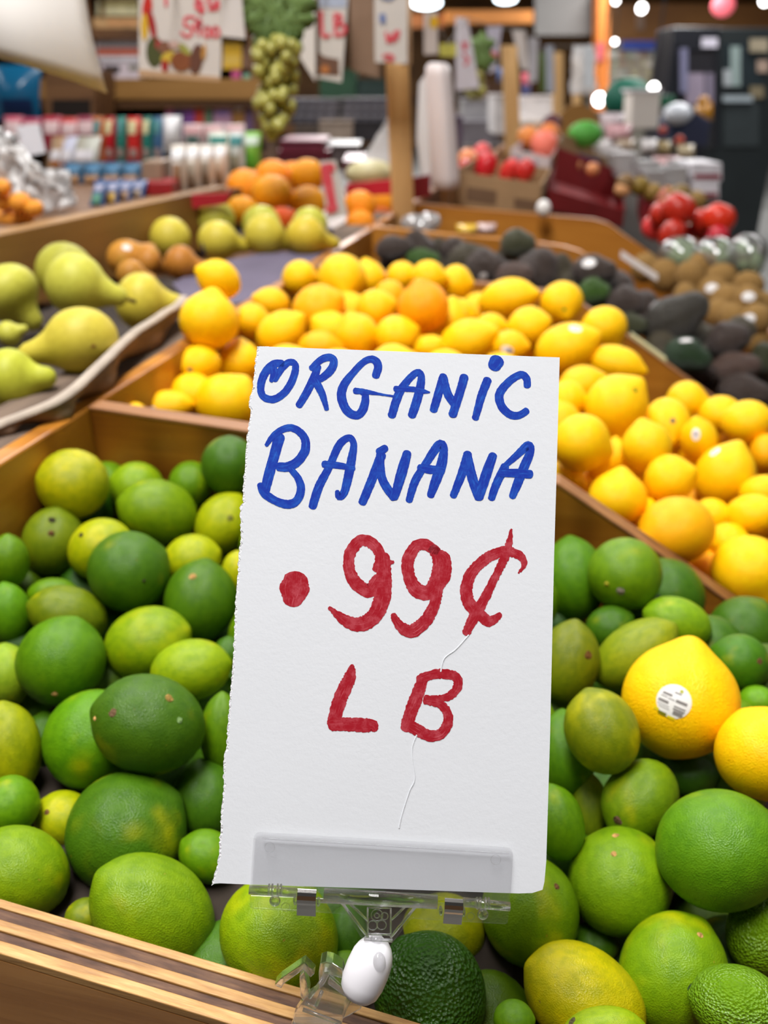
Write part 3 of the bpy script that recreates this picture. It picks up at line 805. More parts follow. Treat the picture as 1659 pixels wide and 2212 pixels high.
NB = fill(LS, [(556, 1010), (1195, 1110), (1165, 1880), (500, 1880)], lime_depth, 'lime', .027, [(*DIV0F, 1), (*RAILP, 1), (*FRONT, 1)], [md, dk, lt], HIDDEN, 'limes in the front bin', 30, True)
LEMONS = [
 (868,598,34,33,0,yl,0,'lemon in the back row, behind the orange-tinted one'),
 (797,604,35,43,100,yl,0,'narrow lemon in the back row, right of the tallest back one'),
 (985,612,37,39,0,yl,0,'lemon at the right end of the back row, beside the dark avocados'),
 (842,642,36,36,0,yo,0,'lemon half hidden left of the orange-tinted one'),
 (990,682,36,36,0,yl,0,'lemon in shadow below the right end of the back row'),
 (1060,707,36,30,0,yl,0,'small lemon under the long one near the avocados'),
 (647,601,38,38,0,yl,0,'left end lemon of the back row by the rail'),
 (925,600,40,37,0,yl,0,'lemon in the middle of the back row above the orange-tinted one'),
 (738,602,52,50,280,yl,0,'tallest lemon of the back row with its tip facing out',{'tilt':50}),
 (587,656,42,34,160,yd,0,'lemon wedged against the rail, left of the large round one'),
 (545,694,39,38,0,yd,0,'small lemon next to the tall single lemon at left'),
 (812,669,45,43,20,yd,0,'lemon between the large round one and the orange-tinted one'),
 (970,697,42,52,80,yl,0,'lemon tipped upward right of the orange-tinted one'),
 (930,752,36,28,0,yl,0,'small lemon seen just above the card top, right of middle'),
 (517,782,46,48,90,yl,.1,'lemon with a pale stem end behind the card corner',{'scar':[(530,742,5,C(190,180,120))]}),
 (687,669,58,52,30,yo,0,'large round lemon left of centre in the pile'),
 (770,726,46,50,110,yd,.05,'lemon pointing up above the middle of the card top'),
 (605,722,60,46,40,yl,0,'lemon pointing up to the right above the left card corner'),
 (690,750,48,34,0,yo,0,'lemon just peeping over the card top, left of middle'),
 (855,727,48,44,20,yl,0,'lemon resting above the card top, right of the upward pointing one'),
 (914,665,53,58,100,C(250,160,14),0,'orange-tinted round lemon standing out in the middle'),
 (1095,646,64,42,10,yl,0,'long lemon lying sideways below the dark avocados'),
 (1099,748,42,34,0,yd,0,'lemon with a small sticker just above the card top',{'sticker':[(1095,756,14,9,.2,'blue')]}),
 (1141,709,50,45,20,yl,0,'round lemon under the long sideways one'),
 (1008,738,66,46,20,yl,0,'broad lemon resting on the card top edge'),
 (473,604,51,40,155,yl,.12,'single lemon perched on top of another at the rail'),
 (451,694,62,66,80,yl,0,'tall single lemon under the perched one at far left',{'tilt':0}),
 (293,890,24,20,0,yl,0,'lemon mostly hidden in the left corner of its bin'),
 (430,787,50,40,190,yl,0,'lemon with a grey stem end below the tall single one',{'scar':[(410,799,6,GREY)]}),
 (415,851,52,44,20,yl,0,'lemon in front of the grey-stemmed one'),
 (362,882,54,38,10,yd,0,'lemon with a blue and white sticker in the left corner',{'sticker':[(327,890,16,13,.1,'blue')]}),
 (488,873,68,66,50,yl,0,'large lemon against the front divider left of the card'),
 (1213,655,46,46,290,yl,0,'lemon with a green tip beside the green avocado',{'tilt':45,'scar':[(1219,668,5,C(150,160,30))]}),
 (1303,710,50,50,300,yl,0,'lemon against the divider below the stickered avocado'),
 (1330,786,64,38,345,yl,0,'lemon pointing right against the divider'),
 (1255,834,54,42,20,yd,0,'lemon half hidden beside the upper right card edge'),
 (1222,756,74,54,25,yl,0,'lemon with a silver sticker near the top right card corner',{'sticker':[(1243,710,14,10,.3,'grey')]}),
 (1225,868,44,46,0,yl,0,'lemon cut by the right card edge behind the big pointed one'),
 (1330,878,74,63,45,C(255,200,8),.02,'big pointed lemon with a green tip right of the card',{'tilt':5,'scar':[(1372,842,6,C(140,140,20))]}),
 (1482,866,46,42,0,yl,0,'lemon resting high against the divider on the right'),
 (1330,986,32,40,90,yd,0,'lemon in the gap right of the large card-side lemon'),
 (1290,992,28,36,90,yd,0,'narrow lemon tip beside the large card-side lemon'),
 (1225,1027,42,32,330,yl,0,'lemon low beside the card at the sloping divider'),
 (1255,957,64,62,340,yl,0,'large lemon touching the right card edge'),
 (1396,965,53,56,100,C(240,196,10),.1,'greenish lemon in the middle of the right pile'),
 (1555,896,50,40,10,yl,0,'lemon in the back row at right, under an avocado'),
 (1440,912,55,49,280,yl,0,'lemon with a grey stem end facing out on the right',{'tilt':45,'scar':[(1453,909,6,GREY)]}),
 (1613,914,58,47,10,yl,0,'lemon near the right frame edge in the back row'),
 (1497,990,32,42,90,yl,0,'narrow lemon behind the two-toned long one'),
 (1510,950,40,48,100,yl,0,'lemon with an oblong sticker on its left side',{'sticker':[(1503,938,9,14,.0,'grey')]}),
 (1655,980,38,42,0,yo,0,'lemon cut by the right frame edge in the middle rows'),
 (1333,1078,62,64,80,yl,0,'lemon leaning on the sloping divider right of the card',{'tilt':0}),
 (1447,1036,57,52,20,yl,0,'smooth lemon in the middle of the lower right pile'),
 (1535,1113,44,36,0,yl,0,'lemon half hidden above the lowest two on the right'),
 (1565,1028,74,62,65,C(255,200,8),.02,'tall lemon with a pale sticker on its left shoulder',{'sticker':[(1545,976,13,9,-.4,'grey')],'tilt':5}),
 (1645,1062,52,34,10,yl,0,'lemon flat behind the long one at the right edge'),
 (1625,1112,64,44,5,yl,0,'long lemon lying sideways at the right edge'),
 (1572,1168,46,38,0,yl,0,'lemon behind the lowest right lemon'),
 (1644,1296,34,40,0,yo,0,'lemon lowest on the divider at the right frame edge'),
 (1460,1147,86,72,200,yo,.0,'fat orange-yellow lemon resting on the sloping divider',{'tilt':30}),
 (1618,1236,84,80,300,yl,0,'lowest large lemon on the right, behind the divider',{'tilt':20}),
]
lemon_depth = lambda x, y: 1 / (.171 + .001258 * y - .12 * max(0, (x - 1250) / 400))
HIDL = 'lemon hidden behind the top of the price card'
extra = [(x, y, 58, 54, 30, yl, 0, HIDL) for x, y in ((620, 800), (730, 810), (850, 800), (960, 810), (1080, 820), (650, 890), (800, 900), (950, 900), (1110, 920))]
YS = make_specs(extra + LEMONS, dict(kind='lemon', depth=lemon_depth))
relax(YS, [(*DIV1F, .9), (*RAILP, .4), (*DIV0B, .9)])
for f in YS: place(f, 'lemons in the middle bin')
NY = fill(YS, [(400, 900), (440, 720), (560, 690), (1000, 640), (1285, 745), (1375, 820), (1395, 905), (1659, 960), (1659, 1330), (1215, 1040), (530, 930)], lemon_depth, 'lemon', .0255, [(*DIV1F, 1), (*RAILP, 1), (*DIV0B, 1)], [yl, yo, yd], 'shadowed lemon of the lower layer showing in a gap', 'lemons of the lower layer')
NC = fill(YS, [(575, 770), (1195, 780), (1195, 1010), (545, 930)], lemon_depth, 'lemon', .028, [(*DIV1F, 1), (*RAILP, 1), (*DIV0B, 1)], [yl, yo, yd], HIDL, 'lemons in the middle bin', 34, True)

a1, a2, ag, ab = C(98, 82, 74), C(104, 94, 72), C(74, 110, 50), C(124, 98, 86)
AVOS = [
 (985,541,36,29,0,a1,.1,'dark avocado at the back board, left of the others'),
 (852,537,41,30,10,a1,.1,'dark avocado in the back left corner of its bin'),
 (914,558,36,22,0,C(96,140,60),0,'bright green avocado low in the back left corner'),
 (1120,528,38,35,0,C(98,98,66),0,'olive-black avocado topmost at the back board'),
 (1015,562,50,38,10,a2,.0,'olive-dark avocado left of the middle heap'),
 (1050,578,46,41,0,a1,.1,'dark avocado with a low sticker in the middle heap',{'sticker':[(1044,598,9,8,0,'')]}),
 (1162,583,50,48,60,a1,.1,'large purple-black avocado below the topmost one'),
 (1112,601,44,38,20,ab,.05,'brownish avocado in front of the large purple-black one'),
 (1284,585,49,35,0,a1,.0,'dark avocado with a white sticker on top, apart on the board',{'sticker':[(1272,567,16,11,.1,'')]}),
 (1284,632,35,33,0,C(88,132,44),0,'bright green round avocado behind the green-tipped lemon'),
 (1362,704,38,30,0,C(92,96,62),0,'dull olive avocado low by the sloping divider'),
 (1354,656,42,41,0,a1,.1,'dark avocado left of the biggest one'),
 (1535,836,44,28,0,a1,.2,'dark avocado showing a sliver at the divider on the right'),
 (1512,804,38,27,0,a1,.2,'purple-dark avocado below the dark green one'),
 (1600,712,34,30,0,a2,0,'dark avocado behind the round black one on the right'),
 (1460,690,80,54,35,C(84,78,68),.0,'biggest black avocado with a white sticker near its left end',{'sticker':[(1408,655,13,12,.2,'')],'tilt':0}),
 (1650,777,36,38,90,C(86,90,60),0,'olive avocado cut by the right frame edge'),
 (1575,735,49,42,20,a1,.1,'round black avocado right of the biggest one'),
 (1487,769,51,40,340,C(52,84,48),0,'dark green avocado with a small pale label below the biggest one',{'sticker':[(1482,734,14,6,.2,'')]}),
 (1588,796,56,36,10,ab,.1,'brownish avocado in the lower right heap'),
 (1610,845,57,36,350,a1,.0,'nearest dark avocado above the lemons at far right'),
]
AS = make_specs(AVOS, dict(kind='avocado', depth=lambda x, y: 1 / (.725 + .00045 * (y - 561))))
relax(AS, [(*DIV1B, .9), (*DIV2F, .8), (*RAILP, .9)])
for f in AS: place(f, 'avocados in the bin behind the lemons', (22, 16))
NA = fill(AS, [(840, 590), (860, 530), (980, 520), (1180, 560), (1330, 620), (1480, 720), (1659, 760), (1659, 880), (1540, 850), (1330, 700), (1000, 600)], lambda x, y: 1 / (.725 + .00045 * (y - 561)), 'avocado', .034, [(*DIV1B, 1), (*DIV2F, 1), (*RAILP, 1)], [a1, a2], 'shadowed avocado of the lower layer showing in a gap', 'avocados of the lower layer')
print('FILL', NL, NY, NA, NB, NC)

KI = [(1394,579,30),(1516,575,30),(1436,596,33),(1490,601,34),(1558,601,32),(1617,616,30),(1640,660,30),(1538,632,34),(1571,652,36),(1617,652,33),(1480,640,26),(1550,678,32),(1585,690,34),(1632,692,34),(1630,735,30)]
KLAB = ['leftmost kiwi of the heap, nearest the lone stickered avocado', 'highest kiwi at the back, below the bagged greens', 'kiwi second from the left, in front of the leftmost one', 'kiwi just below the highest one, left of the heap centre', 'kiwi right of the highest one in the back row', 'kiwi at the back right, above the upper right stickered kiwi', 'kiwi at the right frame edge between two stickered kiwis', '', 'kiwi in the heap middle, right of the leftmost stickered one', '', 'small kiwi low behind the biggest black avocado', 'kiwi beside the round end of the biggest black avocado', 'kiwi just left of the lowest stickered kiwi', '', 'lowest kiwi, at the right frame edge above the avocados']
KSTICK = {7: (1538, 622), 9: (1617, 640), 13: (1617, 688)}
rows = [(x, y, r * 1.08, r, RNG.uniform(0, 180), C(158, 122, 70), RNG.uniform(0, .2),
         ('brown kiwi with a white sticker, %s of the stickered ones' % {7: 'leftmost', 9: 'upper right', 13: 'lowest'}[k]) if k in KSTICK else KLAB[k],
         {'sticker': [(*KSTICK[k], 15, 11, .1, '')]} if k in KSTICK else {}) for k, (x, y, r) in enumerate(KI)]
KS = make_specs(rows, dict(kind='kiwi', depth=lambda x, y: 1 / (.60 + .0007 * (y - 560))))
relax(KS, [(*DIV2B, .8), (*DIV3F, .8)])
for f in KS: place(f, 'kiwis heaped at the right', (16, 12))

pg, py_, pr_ = C(196, 204, 92), C(206, 200, 84), C(204, 150, 70)
PEARS = [
 (140,588,64,62,95,pg,0,'pear standing at the back of the left tray, behind the leaning one',{'d':.99,'tilt':-65}),
 (14,632,100,66,312,pg,.05,'pear cut by the left edge with its stem towards the tray middle',{'d':.9,'stem':1,'tilt':10}),
 (304,652,92,60,357,py_,0,'pear at the right tip of the tray, neck pointing right',{'d':.93,'tilt':0}),
 (20,722,40,28,20,pg,0,'pear tip showing low at the left edge',{'d':.84}),
 (163,614,112,64,344,pg,0,'pear leaning right on top of the tray heap',{'d':.86,'stem':1,'tilt':8}),
 (26,822,90,66,5,C(186,200,70),0,'nearest pear cut by the left edge at the tray rim',{'d':.7,'tilt':20}),
 (176,736,132,70,194,py_,.05,'pear with a brown freckle lying at the tray rim, neck to the left',{'d':.75,'stem':1,'tilt':0,'scar':[(202,748,5,C(150,100,50))]}),
 (466,476,50,42,80,pg,0,'pear at the back left of the far tray',{'d':1.42,'tilt':-60}),
 (564,486,50,40,100,pg,0,'pear at the back centre of the far tray',{'d':1.42,'tilt':-60}),
 (669,488,50,38,80,pg,0,'pear at the back right of the far tray',{'d':1.40,'tilt':-60}),
 (368,514,50,44,70,py_,0,'pear at the left end of the far tray, above the brown pears',{'d':1.27,'tilt':-60}),
 (470,521,72,42,350,py_,0,'front left pear of the far tray lying on its side',{'d':1.28,'tilt':-10}),
 (572,507,72,42,340,py_,0,'front centre pear of the far tray lying on its side',{'d':1.29,'tilt':-10}),
 (662,510,72,40,345,C(212,196,70),0,'front right yellow pear of the far tray',{'d':1.28,'tilt':-10}),
 (272,556,48,38,20,pr_,0,'small russet pear at the left with a white sticker',{'d':1.15,'tilt':-20,'sticker':[(274,534,10,7,.1,'')]}),
 (318,566,48,34,340,C(190,134,62),0,'small russet pear in the middle of the three',{'d':1.16,'tilt':-15}),
 (283,594,52,32,350,pr_,0,'small russet pear lowest, near the left tray tip',{'d':1.08,'tilt':10}),
 (390,568,58,36,350,C(186,128,58),0,'small russet pear at the right, below the green pears',{'d':1.13,'tilt':10}),
]
PS = make_specs(PEARS, dict(kind='pear', depth=None))
for f in PS: f.rm = f.rb / F_PX * .9
relax(PS, [(*half(NV, ORI - NV * .02, -1), .6), (*half(Vector((0, 0, 1)), Vector((0, 0, CAM.z - .236))), 1.0)], 120)
for f in PS:
    f.ra = f.ra / 1.72 if f.ex.get('tilt', 0) > -20 else f.rb * 1.0
    o = place(f, 'russet pears' if 'russet' in f.label else 'green pears', (28, 26), 4)
    if f.ex.get('stem'):
        childmesh('stem', *tube((0, 0, 1.66), (.08, .1, 2.0), .05, .075, 8), SCAR, o, C(80, 56, 36))

og, oo = C(252, 164, 16), C(250, 146, 18)
ORANGES = [
 (530,406,40,40,0,oo,0,'orange at the left of the heap, half behind the front one',{'d':1.62}),
 (590,382,38,36,0,oo,.0,'topmost orange behind the biggest front one',{'d':1.66}),
 (632,380,30,30,0,oo,.0,'orange peeping between the topmost and the right one',{'d':1.74}),
 (665,380,36,36,0,og,.0,'orange at the back right, beside the price ticket',{'d':1.64}),
 (610,474,34,26,0,C(240,90,20),.0,'reddish orange low behind the green pears',{'d':1.5}),
 (523,454,34,30,0,og,.0,'orange low at the left, touching the green pears',{'d':1.52}),
 (665,438,38,36,0,og,.0,'orange in front right, left of the price ticket',{'d':1.56}),
 (588,419,43,40,0,og,.1,'biggest front orange of the heap',{'d':1.55}),
 (777,446,34,34,0,oo,.0,'orange right of the price ticket',{'d':1.6}),
 (824,440,36,34,0,og,.0,'orange beside the wooden post',{'d':1.64}),
 (778,482,30,28,0,oo,.0,'orange low in front, right of the price ticket',{'d':1.5}),
 (822,478,34,30,0,C(230,112,24),.0,'orange low at the foot of the wooden post',{'d':1.52}),
]
OS = make_specs(ORANGES, dict(kind='orange', depth=None))
relax(OS, [(*half(NV, ORI - NV * .03, -1), .5)], 120)
for f in OS: place(f, 'oranges behind the far pears', (20, 14))
TANG = [(0,472,22),(22,474,22),(52,468,22),(10,436,22),(44,438,24),(4,405,20),(74,450,20)]
TS = make_specs([(x, y, r, r * .92, 20, C(236, 150, 70), 0, 'tangerine ' + tl, {'d': 1.16, 'name': 'tangerine', 'cat': 'tangerine'}) for (x, y, r), tl in zip(TANG, ('lowest at the left frame edge', 'second from the frame edge in the bottom row', 'at the right end of the bottom row', 'in the upper row at the left frame edge', 'biggest in the upper row, near the clear bag', 'topmost at the left frame edge', 'rightmost, touching the crumpled clear bag'))], dict(kind='orange', depth=None))
relax(TS, [], 80)
for f in TS: place(f, 'tangerines at the far left', (16, 12))
tr, t2 = C(184, 44, 28), C(168, 40, 34)
TOMS = [
 (1415,492,28,28,60,C(214,60,60),0,'tomato at the left of the loose tomato heap',{'d':1.86}),
 (1475,505,26,24,60,t2,0,'tomato in the middle of the heap, in shadow',{'d':1.85}),
 (1520,500,22,22,60,t2,0,'small tomato behind the right pair',{'d':1.84}),
 (1430,463,28,26,60,tr,0,'tomato half hidden left of the topmost one',{'d':1.84}),
 (1465,452,36,36,60,tr,0,'topmost tomato of the heap',{'d':1.82}),
 (1522,478,28,28,60,tr,0,'tomato left of the rightmost one',{'d':1.8}),
 (1553,474,34,36,60,C(210,50,24),0,'rightmost tomato of the heap',{'d':1.78}),
 (1452,506,34,26,60,tr,0,'tomato lowest in front, above the bagged greens',{'d':1.78}),
 (1550,512,26,22,60,C(190,30,50),0,'tomato low at the right end of the heap',{'d':1.76}),
 (1035,340,34,20,60,C(226,84,84),0,'tomato at the back of the tan carton',{'d':2.5}),
 (1010,345,24,22,60,C(240,150,100),0,'pale tomato at the left end of the tan carton',{'d':2.4}),
 (1046,362,36,22,60,C(206,36,44),0,'bright red tomato in front in the tan carton',{'d':2.25}),
 (1100,370,30,18,60,C(216,54,50),0,'tomato at the right of the tan carton',{'d':2.25}),
 (1135,368,26,20,60,C(196,40,36),0,'tomato at the corner by the red carton',{'d':2.2}),
 (1010,366,22,20,60,C(190,40,50),0,'dark red tomato low at the left of the carton',{'d':2.25}),
]
MS = make_specs(TOMS, dict(kind='tomato', depth=None))
relax(MS, [], 60)
for f in MS: place(f, 'tomatoes', (16, 12))
# ------------------------------------------------------------------ the price card
DS = 0.31                                # the card faces the eye at this depth
def frame_at(px, py, d):
    return Matrix.Translation(W(px, py, d)) @ RC.to_4x4()
def smooth_line(pts, step=6.0, closed=False):
    """Catmull-Rom through (x, y, w)"""
    p = [tuple(map(float, q)) for q in pts]
    e = [p[0]] + p + [p[-1]]
    out = []
    for i in range(1, len(e) - 2):
        a, b, c, d = (np.array(e[i + k]) for k in (-1, 0, 1, 2))
        n = max(2, int(np.linalg.norm(c[:2] - b[:2]) / step))
        for t in np.linspace(0, 1, n, endpoint=False):
            out.append(.5 * ((2 * b) + (c - a) * t + (2 * a - 5 * b + 4 * c - d) * t * t + (3 * b - a - 3 * c + d) * t ** 3))
    out.append(np.array(p[-1]))
    return out
def ribbons(strokes, mapf, w, jit=0.0, step=4.0, seed=1):
    """marker strokes: list of point lists (x, y[, width]); mapf(x, y, layer) -> Vector. verts, faces, uvs"""
    V, Fc, UV = [], [], []
    rn = random.Random(seed)
    for k, s in enumerate(strokes):
        pts = [(q[0], q[1], q[2] if len(q) > 2 else w) for q in s]
        L = smooth_line(pts, step)
        dist = 0; rows = []
        for i, q in enumerate(L):
            a = L[max(i - 1, 0)]; b = L[min(i + 1, len(L) - 1)]
            t = (b - a)[:2]; t = t / (np.linalg.norm(t) + 1e-9)
            rows.append([q[0], q[1], -t[1], t[0], q[2] / 2, t[0], t[1]])
        cap = []
        def caprows(r, sg):
            res = []
            for c in (.98, .8, .45):
                res.append([r[0] + sg * r[5] * r[4] * c * .75, r[1] + sg * r[6] * r[4] * c * .75, r[2], r[3], r[4] * math.sqrt(1 - c * c), r[5], r[6]])
            return res
        rows = caprows(rows[0], -1) + rows + caprows(rows[-1], 1)[::-1]
        n0 = len(V); u = k * 7.3
        for i, r in enumerate(rows):
            if i: u += math.hypot(r[0] - rows[i - 1][0], r[1] - rows[i - 1][1]) / w
            for j in range(5):
                v = -1 + j / 2
                e = r[4] * v + (rn.uniform(-jit, jit) if j in (0, 4) else 0)
                V.append(mapf(r[0] + r[2] * e, r[1] + r[3] * e, k)); UV.append((u, k * 3.1 + v))
        for i in range(len(rows) - 1):
            for j in range(4):
                a = n0 + i * 5 + j
                Fc.append((a, a + 1, a + 6, a + 5))
    return V, Fc, UV
CARD = frame_at(815, 1905, DS)
def K(px, py, z=0.0):                     # card-plane coordinates in metres
    return Vector(((px - 815) * DS / F_PX, -(py - 1905) * DS / F_PX, z))
def cardobj(name, vf, mat, parent, uv=None, smooth=False, bevel=0):
    v, f = vf
    me = bpy.data.meshes.new(name); me.from_pydata([tuple(x) for x in v], [], f)
    if uv:
        ul = me.uv_layers.new(name='UVMap')
        for lp in me.loops: ul.data[lp.index].uv = uv[lp.vertex_index]
    me.update(); me.materials.append(mat)
    if smooth: me.polygons.foreach_set('use_smooth', [True] * len(me.polygons))
    o = bpy.data.objects.new(name, me); COL.objects.link(o); o.parent = parent
    if bevel:
        b = o.modifiers.new('b', 'BEVEL'); b.width = bevel; b.segments = 2; b.limit_method = 'ANGLE'
    return o
rn = random.Random(3)
left = [(556, 748), (549, 800), (545, 840), (537, 868), (541, 890), (535, 925), (532, 960), (528, 1010), (524, 1050), (525, 1085), (518, 1092), (520, 1150), (515, 1210), (512, 1250), (508, 1300), (507, 1340), (503, 1430), (497, 1500), (492, 1560), (489, 1610), (483, 1640), (482, 1700), (476, 1780), (473, 1840), (469, 1868), (456, 1914)]
Ls = []
for (a, b), (c, d) in zip(left, left[1:]):
    n = max(1, int((d - b) / 5))
    for i in range(n): Ls.append((a + (c - a) * i / n + rn.uniform(-1.6, 1.6), b + (d - b) * i / n))
Ls.append(left[-1])
body = [(x + 2 + rn.uniform(0, 4), y) for x, y in Ls]
body[0] = (560, 748); body[-1] = (474, 1908)
rest = [(545, 1911), (800, 1919), (1060, 1928), (1120, 1930), (1150, 1929), (1172, 1922), (1176, 1905), (1180, 1860), (1188, 1600), (1197, 1200), (1203, 1000), (1209, 772)]
sign = cardobj('price_card', prism([K(x, y, 0) for x, y in body + rest], (0, 0, -.0003)), PAPER, None)
sign.matrix_basis = CARD
tag(sign, 'white hand-lettered price card for organic banana, torn along its left edge', 'price card')
# torn fibre layer just behind the printed face, showing as a ragged fringe
fr = [(x, y) for x, y in Ls] + [(x + 26, y) for x, y in reversed(Ls[:-4])]
cardobj('torn_edge', prism([K(x, y, -.00022) for x, y in fr], (0, 0, -.00025)), TORN, sign)
CR = lambda pts, w: ribbons([[(x, y, w) for x, y in pts]], lambda x, y, k: K(x, y, .00012), w)
for pts in ([(1012, 1372), (985, 1402), (960, 1422), (952, 1450)], [(900, 1588), (890, 1620), (896, 1680), (884, 1710), (868, 1760), (862, 1788)]):
    v, f, uv = CR(pts, 3.2)
    for i in range(len(v)):
        if i % 5 == 2: v[i].z += .0001
    cardobj('crease', (v, f), PAPER, sign)
b1 = lambda x, y: (520 + x * .434, 740 + y * .434)
r1 = lambda x, y: (480 + x * .446, 1110 + y * .446)
BLUE = {
 'letter_o': [[(170,185,30),(200,135,34),(240,98,34),(272,112,34),(262,175,38),(222,245,38),(165,282,38),(112,268,36),(100,215,38),(122,150,42),(165,108,42),(205,104,36)], [(160,120,40),(165,160,40),(152,190,22)]],
 'letter_r': [[(385,120,34),(362,180,42),(325,255,40),(290,312,36)], [(352,128,30),(400,85,36),(445,74,38),(464,98,40),(445,140,42),(400,178,36),(350,196,30)], [(372,190,42),(405,255,36),(428,330,24)]],
 'letter_g': [[(672,165,40),(684,115,42),(660,84,38),(615,95,34),(560,150,36),(512,215,44),(502,275,46),(530,340,44),(580,362,42),(612,325,44),(620,265,36),(600,244,30),(572,242,30)], [(570,240,32),(620,245,26),(700,258,12),(765,268,12)]],
 'letter_a': [[(752,362,42),(785,260,44),(830,190,38),(878,148,34),(898,165,36),(892,230,44),(870,310,46),(852,362,42)], [(770,230,30),(850,232,28),(905,242,26),(940,248,8)]],
 'letter_n': [[(960,335,40),(985,250,44),(1008,168,40)], [(1008,175,42),(1030,255,42),(1062,305,40)], [(1112,172,44),(1090,250,44),(1055,358,44)]],
 'letter_i': [[(1228,188,44),(1200,260,42),(1168,375,36)], [(1275,92,74),(1262,116,66)]],
 'letter_c': [[(1426,215,36),(1422,178,38),(1392,160,38),(1335,195,40),(1288,255,44),(1298,315,42),(1340,358,40),(1385,362,38),(1422,340,36)]],
 'letter_b': [[(192,470,56),(165,570,52),(140,660,52),(122,735,46)], [(128,510,20),(175,452,32),(250,424,36),(312,465,40),(322,530,46),(285,590,46),(235,618,48),(190,618,44)], [(245,625,30),(285,675,36),(300,730,42),(280,785,42),(235,805,44),(175,788,40),(118,750,42),(96,708,30)]],
 'letter_a.001': [[(358,815,42),(390,715,44),(440,620,38),(490,510,40),(538,474,36),(562,505,34),(552,580,44),(535,670,46),(515,745,40),(490,768,36),(480,742,24)], [(415,605,36),(490,612,34),(562,628,24)]],
 'letter_n.001': [[(606,795,42),(650,690,46),(700,560,48)], [(690,545,44),(720,525,36)], [(692,560,40),(705,680,44),(762,770,42)], [(828,552,44),(800,650,52),(765,770,40)]],
 'letter_a.002': [[(838,785,36),(868,690,42),(920,605,40),(985,510,46),(1010,525,40),(1000,605,52),(970,690,50),(945,760,38)], [(890,622,34),(945,632,44),(1005,635,36)]],
 'letter_n.002': [[(1058,762,36),(1098,660,44),(1130,555,44)], [(1128,560,42),(1150,665,50),(1185,770,46)], [(1255,562,42),(1222,655,52),(1185,770,46)]],
 'letter_a.003': [[(1248,775,36),(1272,705,42),(1315,618,44)], [(1310,618,26),(1375,560,36),(1430,512,44),(1440,545,42),(1410,620,48),(1378,700,46),(1352,765,36)], [(1295,648,40),(1370,650,44),(1440,655,44)]],
}
REDS = {
 'decimal_point': [[(356,322,120),(350,365,146),(342,412,104)]],
 'digit_nine': [[(752,265,52),(765,200,50),(722,140,58),(668,132,56),(620,190,56),(616,270,56),(652,340,64),(712,372,66),(755,320,66)], [(780,210,66),(782,300,76),(776,400,80),(740,490,76),(670,535,70),(595,515,54),(520,455,18)], [(812,236,28),(828,232,14)]],
 'digit_nine.001': [[(1040,180,44),(990,152,56),(940,155,56),(902,220,60),(904,300,60),(942,368,70),(1000,380,72),(1040,310,64),(1050,220,64),(1020,170,50)], [(1060,190,34),(1086,220,44),(1080,300,52),(1050,360,40)], [(1048,340,50),(1030,430,54),(990,510,60),(920,568,66),(865,545,50),(828,492,30)]],
 'cent_sign': [[(1435,285,10),(1462,250,26),(1452,212,40),(1410,188,46),(1360,182,52),(1280,215,52),(1205,290,56),(1182,370,60),(1200,440,62),(1250,490,56),(1295,520,54),(1345,490,28)], [(1400,75,10),(1380,180,42),(1330,290,40),(1270,410,48),(1225,490,56),(1182,575,40)]],
 'letter_l': [[(630,735,20),(618,790,58),(570,900,68),(538,1015,62)], [(535,1020,64),(620,1020,66),(720,1026,66),(738,1040,40)]],
 'letter_b.001': [[(975,790,50),(940,890,64),(910,970,62),(892,1035,60)], [(955,800,42),(1040,775,48),(1125,785,46),(1142,830,44),(1105,880,40),(1040,895,32),(985,892,30)], [(985,905,36),(1055,922,42),(1095,980,48),(1070,1055,52),(1005,1075,54),(925,1035,60)]],
}
for i, (nm, st) in enumerate(BLUE.items()):
    v, f, uv = ribbons(st, lambda x, y, k: K(*b1(x, y), .00006 + .00002 * k), 40, .8, 7, i)
    cardobj(nm, (v, f), BLUEINK, sign, uv)
for i, (nm, st) in enumerate(REDS.items()):
    v, f, uv = ribbons(st, lambda x, y, k: K(*r1(x, y), .00006 + .00002 * k), 58, 2.6, 7, 50 + i)
    cardobj(nm, (v, f), REDINK, sign, uv)

# ------------------------------------------------------------------ the clear clip that holds the card
k1 = lambda x, y, z=0.0: K(440 + x * .4822, 1760 + y * .4822, z)
u1 = .4822 * DS / F_PX                   # metres per unit of the clip drawing
clip = bpy.data.objects.new('sign_clip', None); COL.objects.link(clip)
clip.matrix_basis = CARD
tag(clip, 'clear plastic sign clip with steel springs and white swivel, clamped on the front board', 'sign clip')
def rounded(pts, r, n=5):
    out = []; m = len(pts)
    for i in range(m):
        p, a, b = Vector(pts[i]), Vector(pts[i - 1]), Vector(pts[(i + 1) % m])
        rr = r[i] if isinstance(r, list) else r
        if rr == 0: out.append(p); continue
        s = p + (a - p).normalized() * rr; e = p + (b - p).normalized() * rr
        for t in range(n + 1):
            t /= n
            out.append(s * (1 - t) ** 2 + p * 2 * t * (1 - t) + e * t * t)
    return out
def plate(name, pts, r, z, th, mat=PLATE, bevel=.0003, parent=None):
    o = [k1(p.x, p.y, z) for p in rounded([Vector((*q, 0)) for q in pts], r)]
    return cardobj(name, prism(o, (0, 0, -th)), mat, parent or clip, None, False, bevel)
jaw = plate('front_jaw', [(228, 70), (1384, 140), (1368, 392), (212, 318)], [34, 34, 4, 4],   .0022, .0012)
plate('jaw_ridge', [(262, 92), (1366, 160), (1366, 166), (262, 98)], 2, .0024, .0003, CLEAR, 0, jaw)
for x, y, r in ((300, 135, 22), (1305, 190, 22)):
    cardobj('moulding_mark', torus(k1(x, y, .0023), (0, 0, 1), r * u1, .9 * u1, 24, 6), CLEAR, jaw, None, True)
plate('back_jaw', [(228, 120), (1380, 190), (1368, 392), (212, 318)], 6, -.0008, .0012)
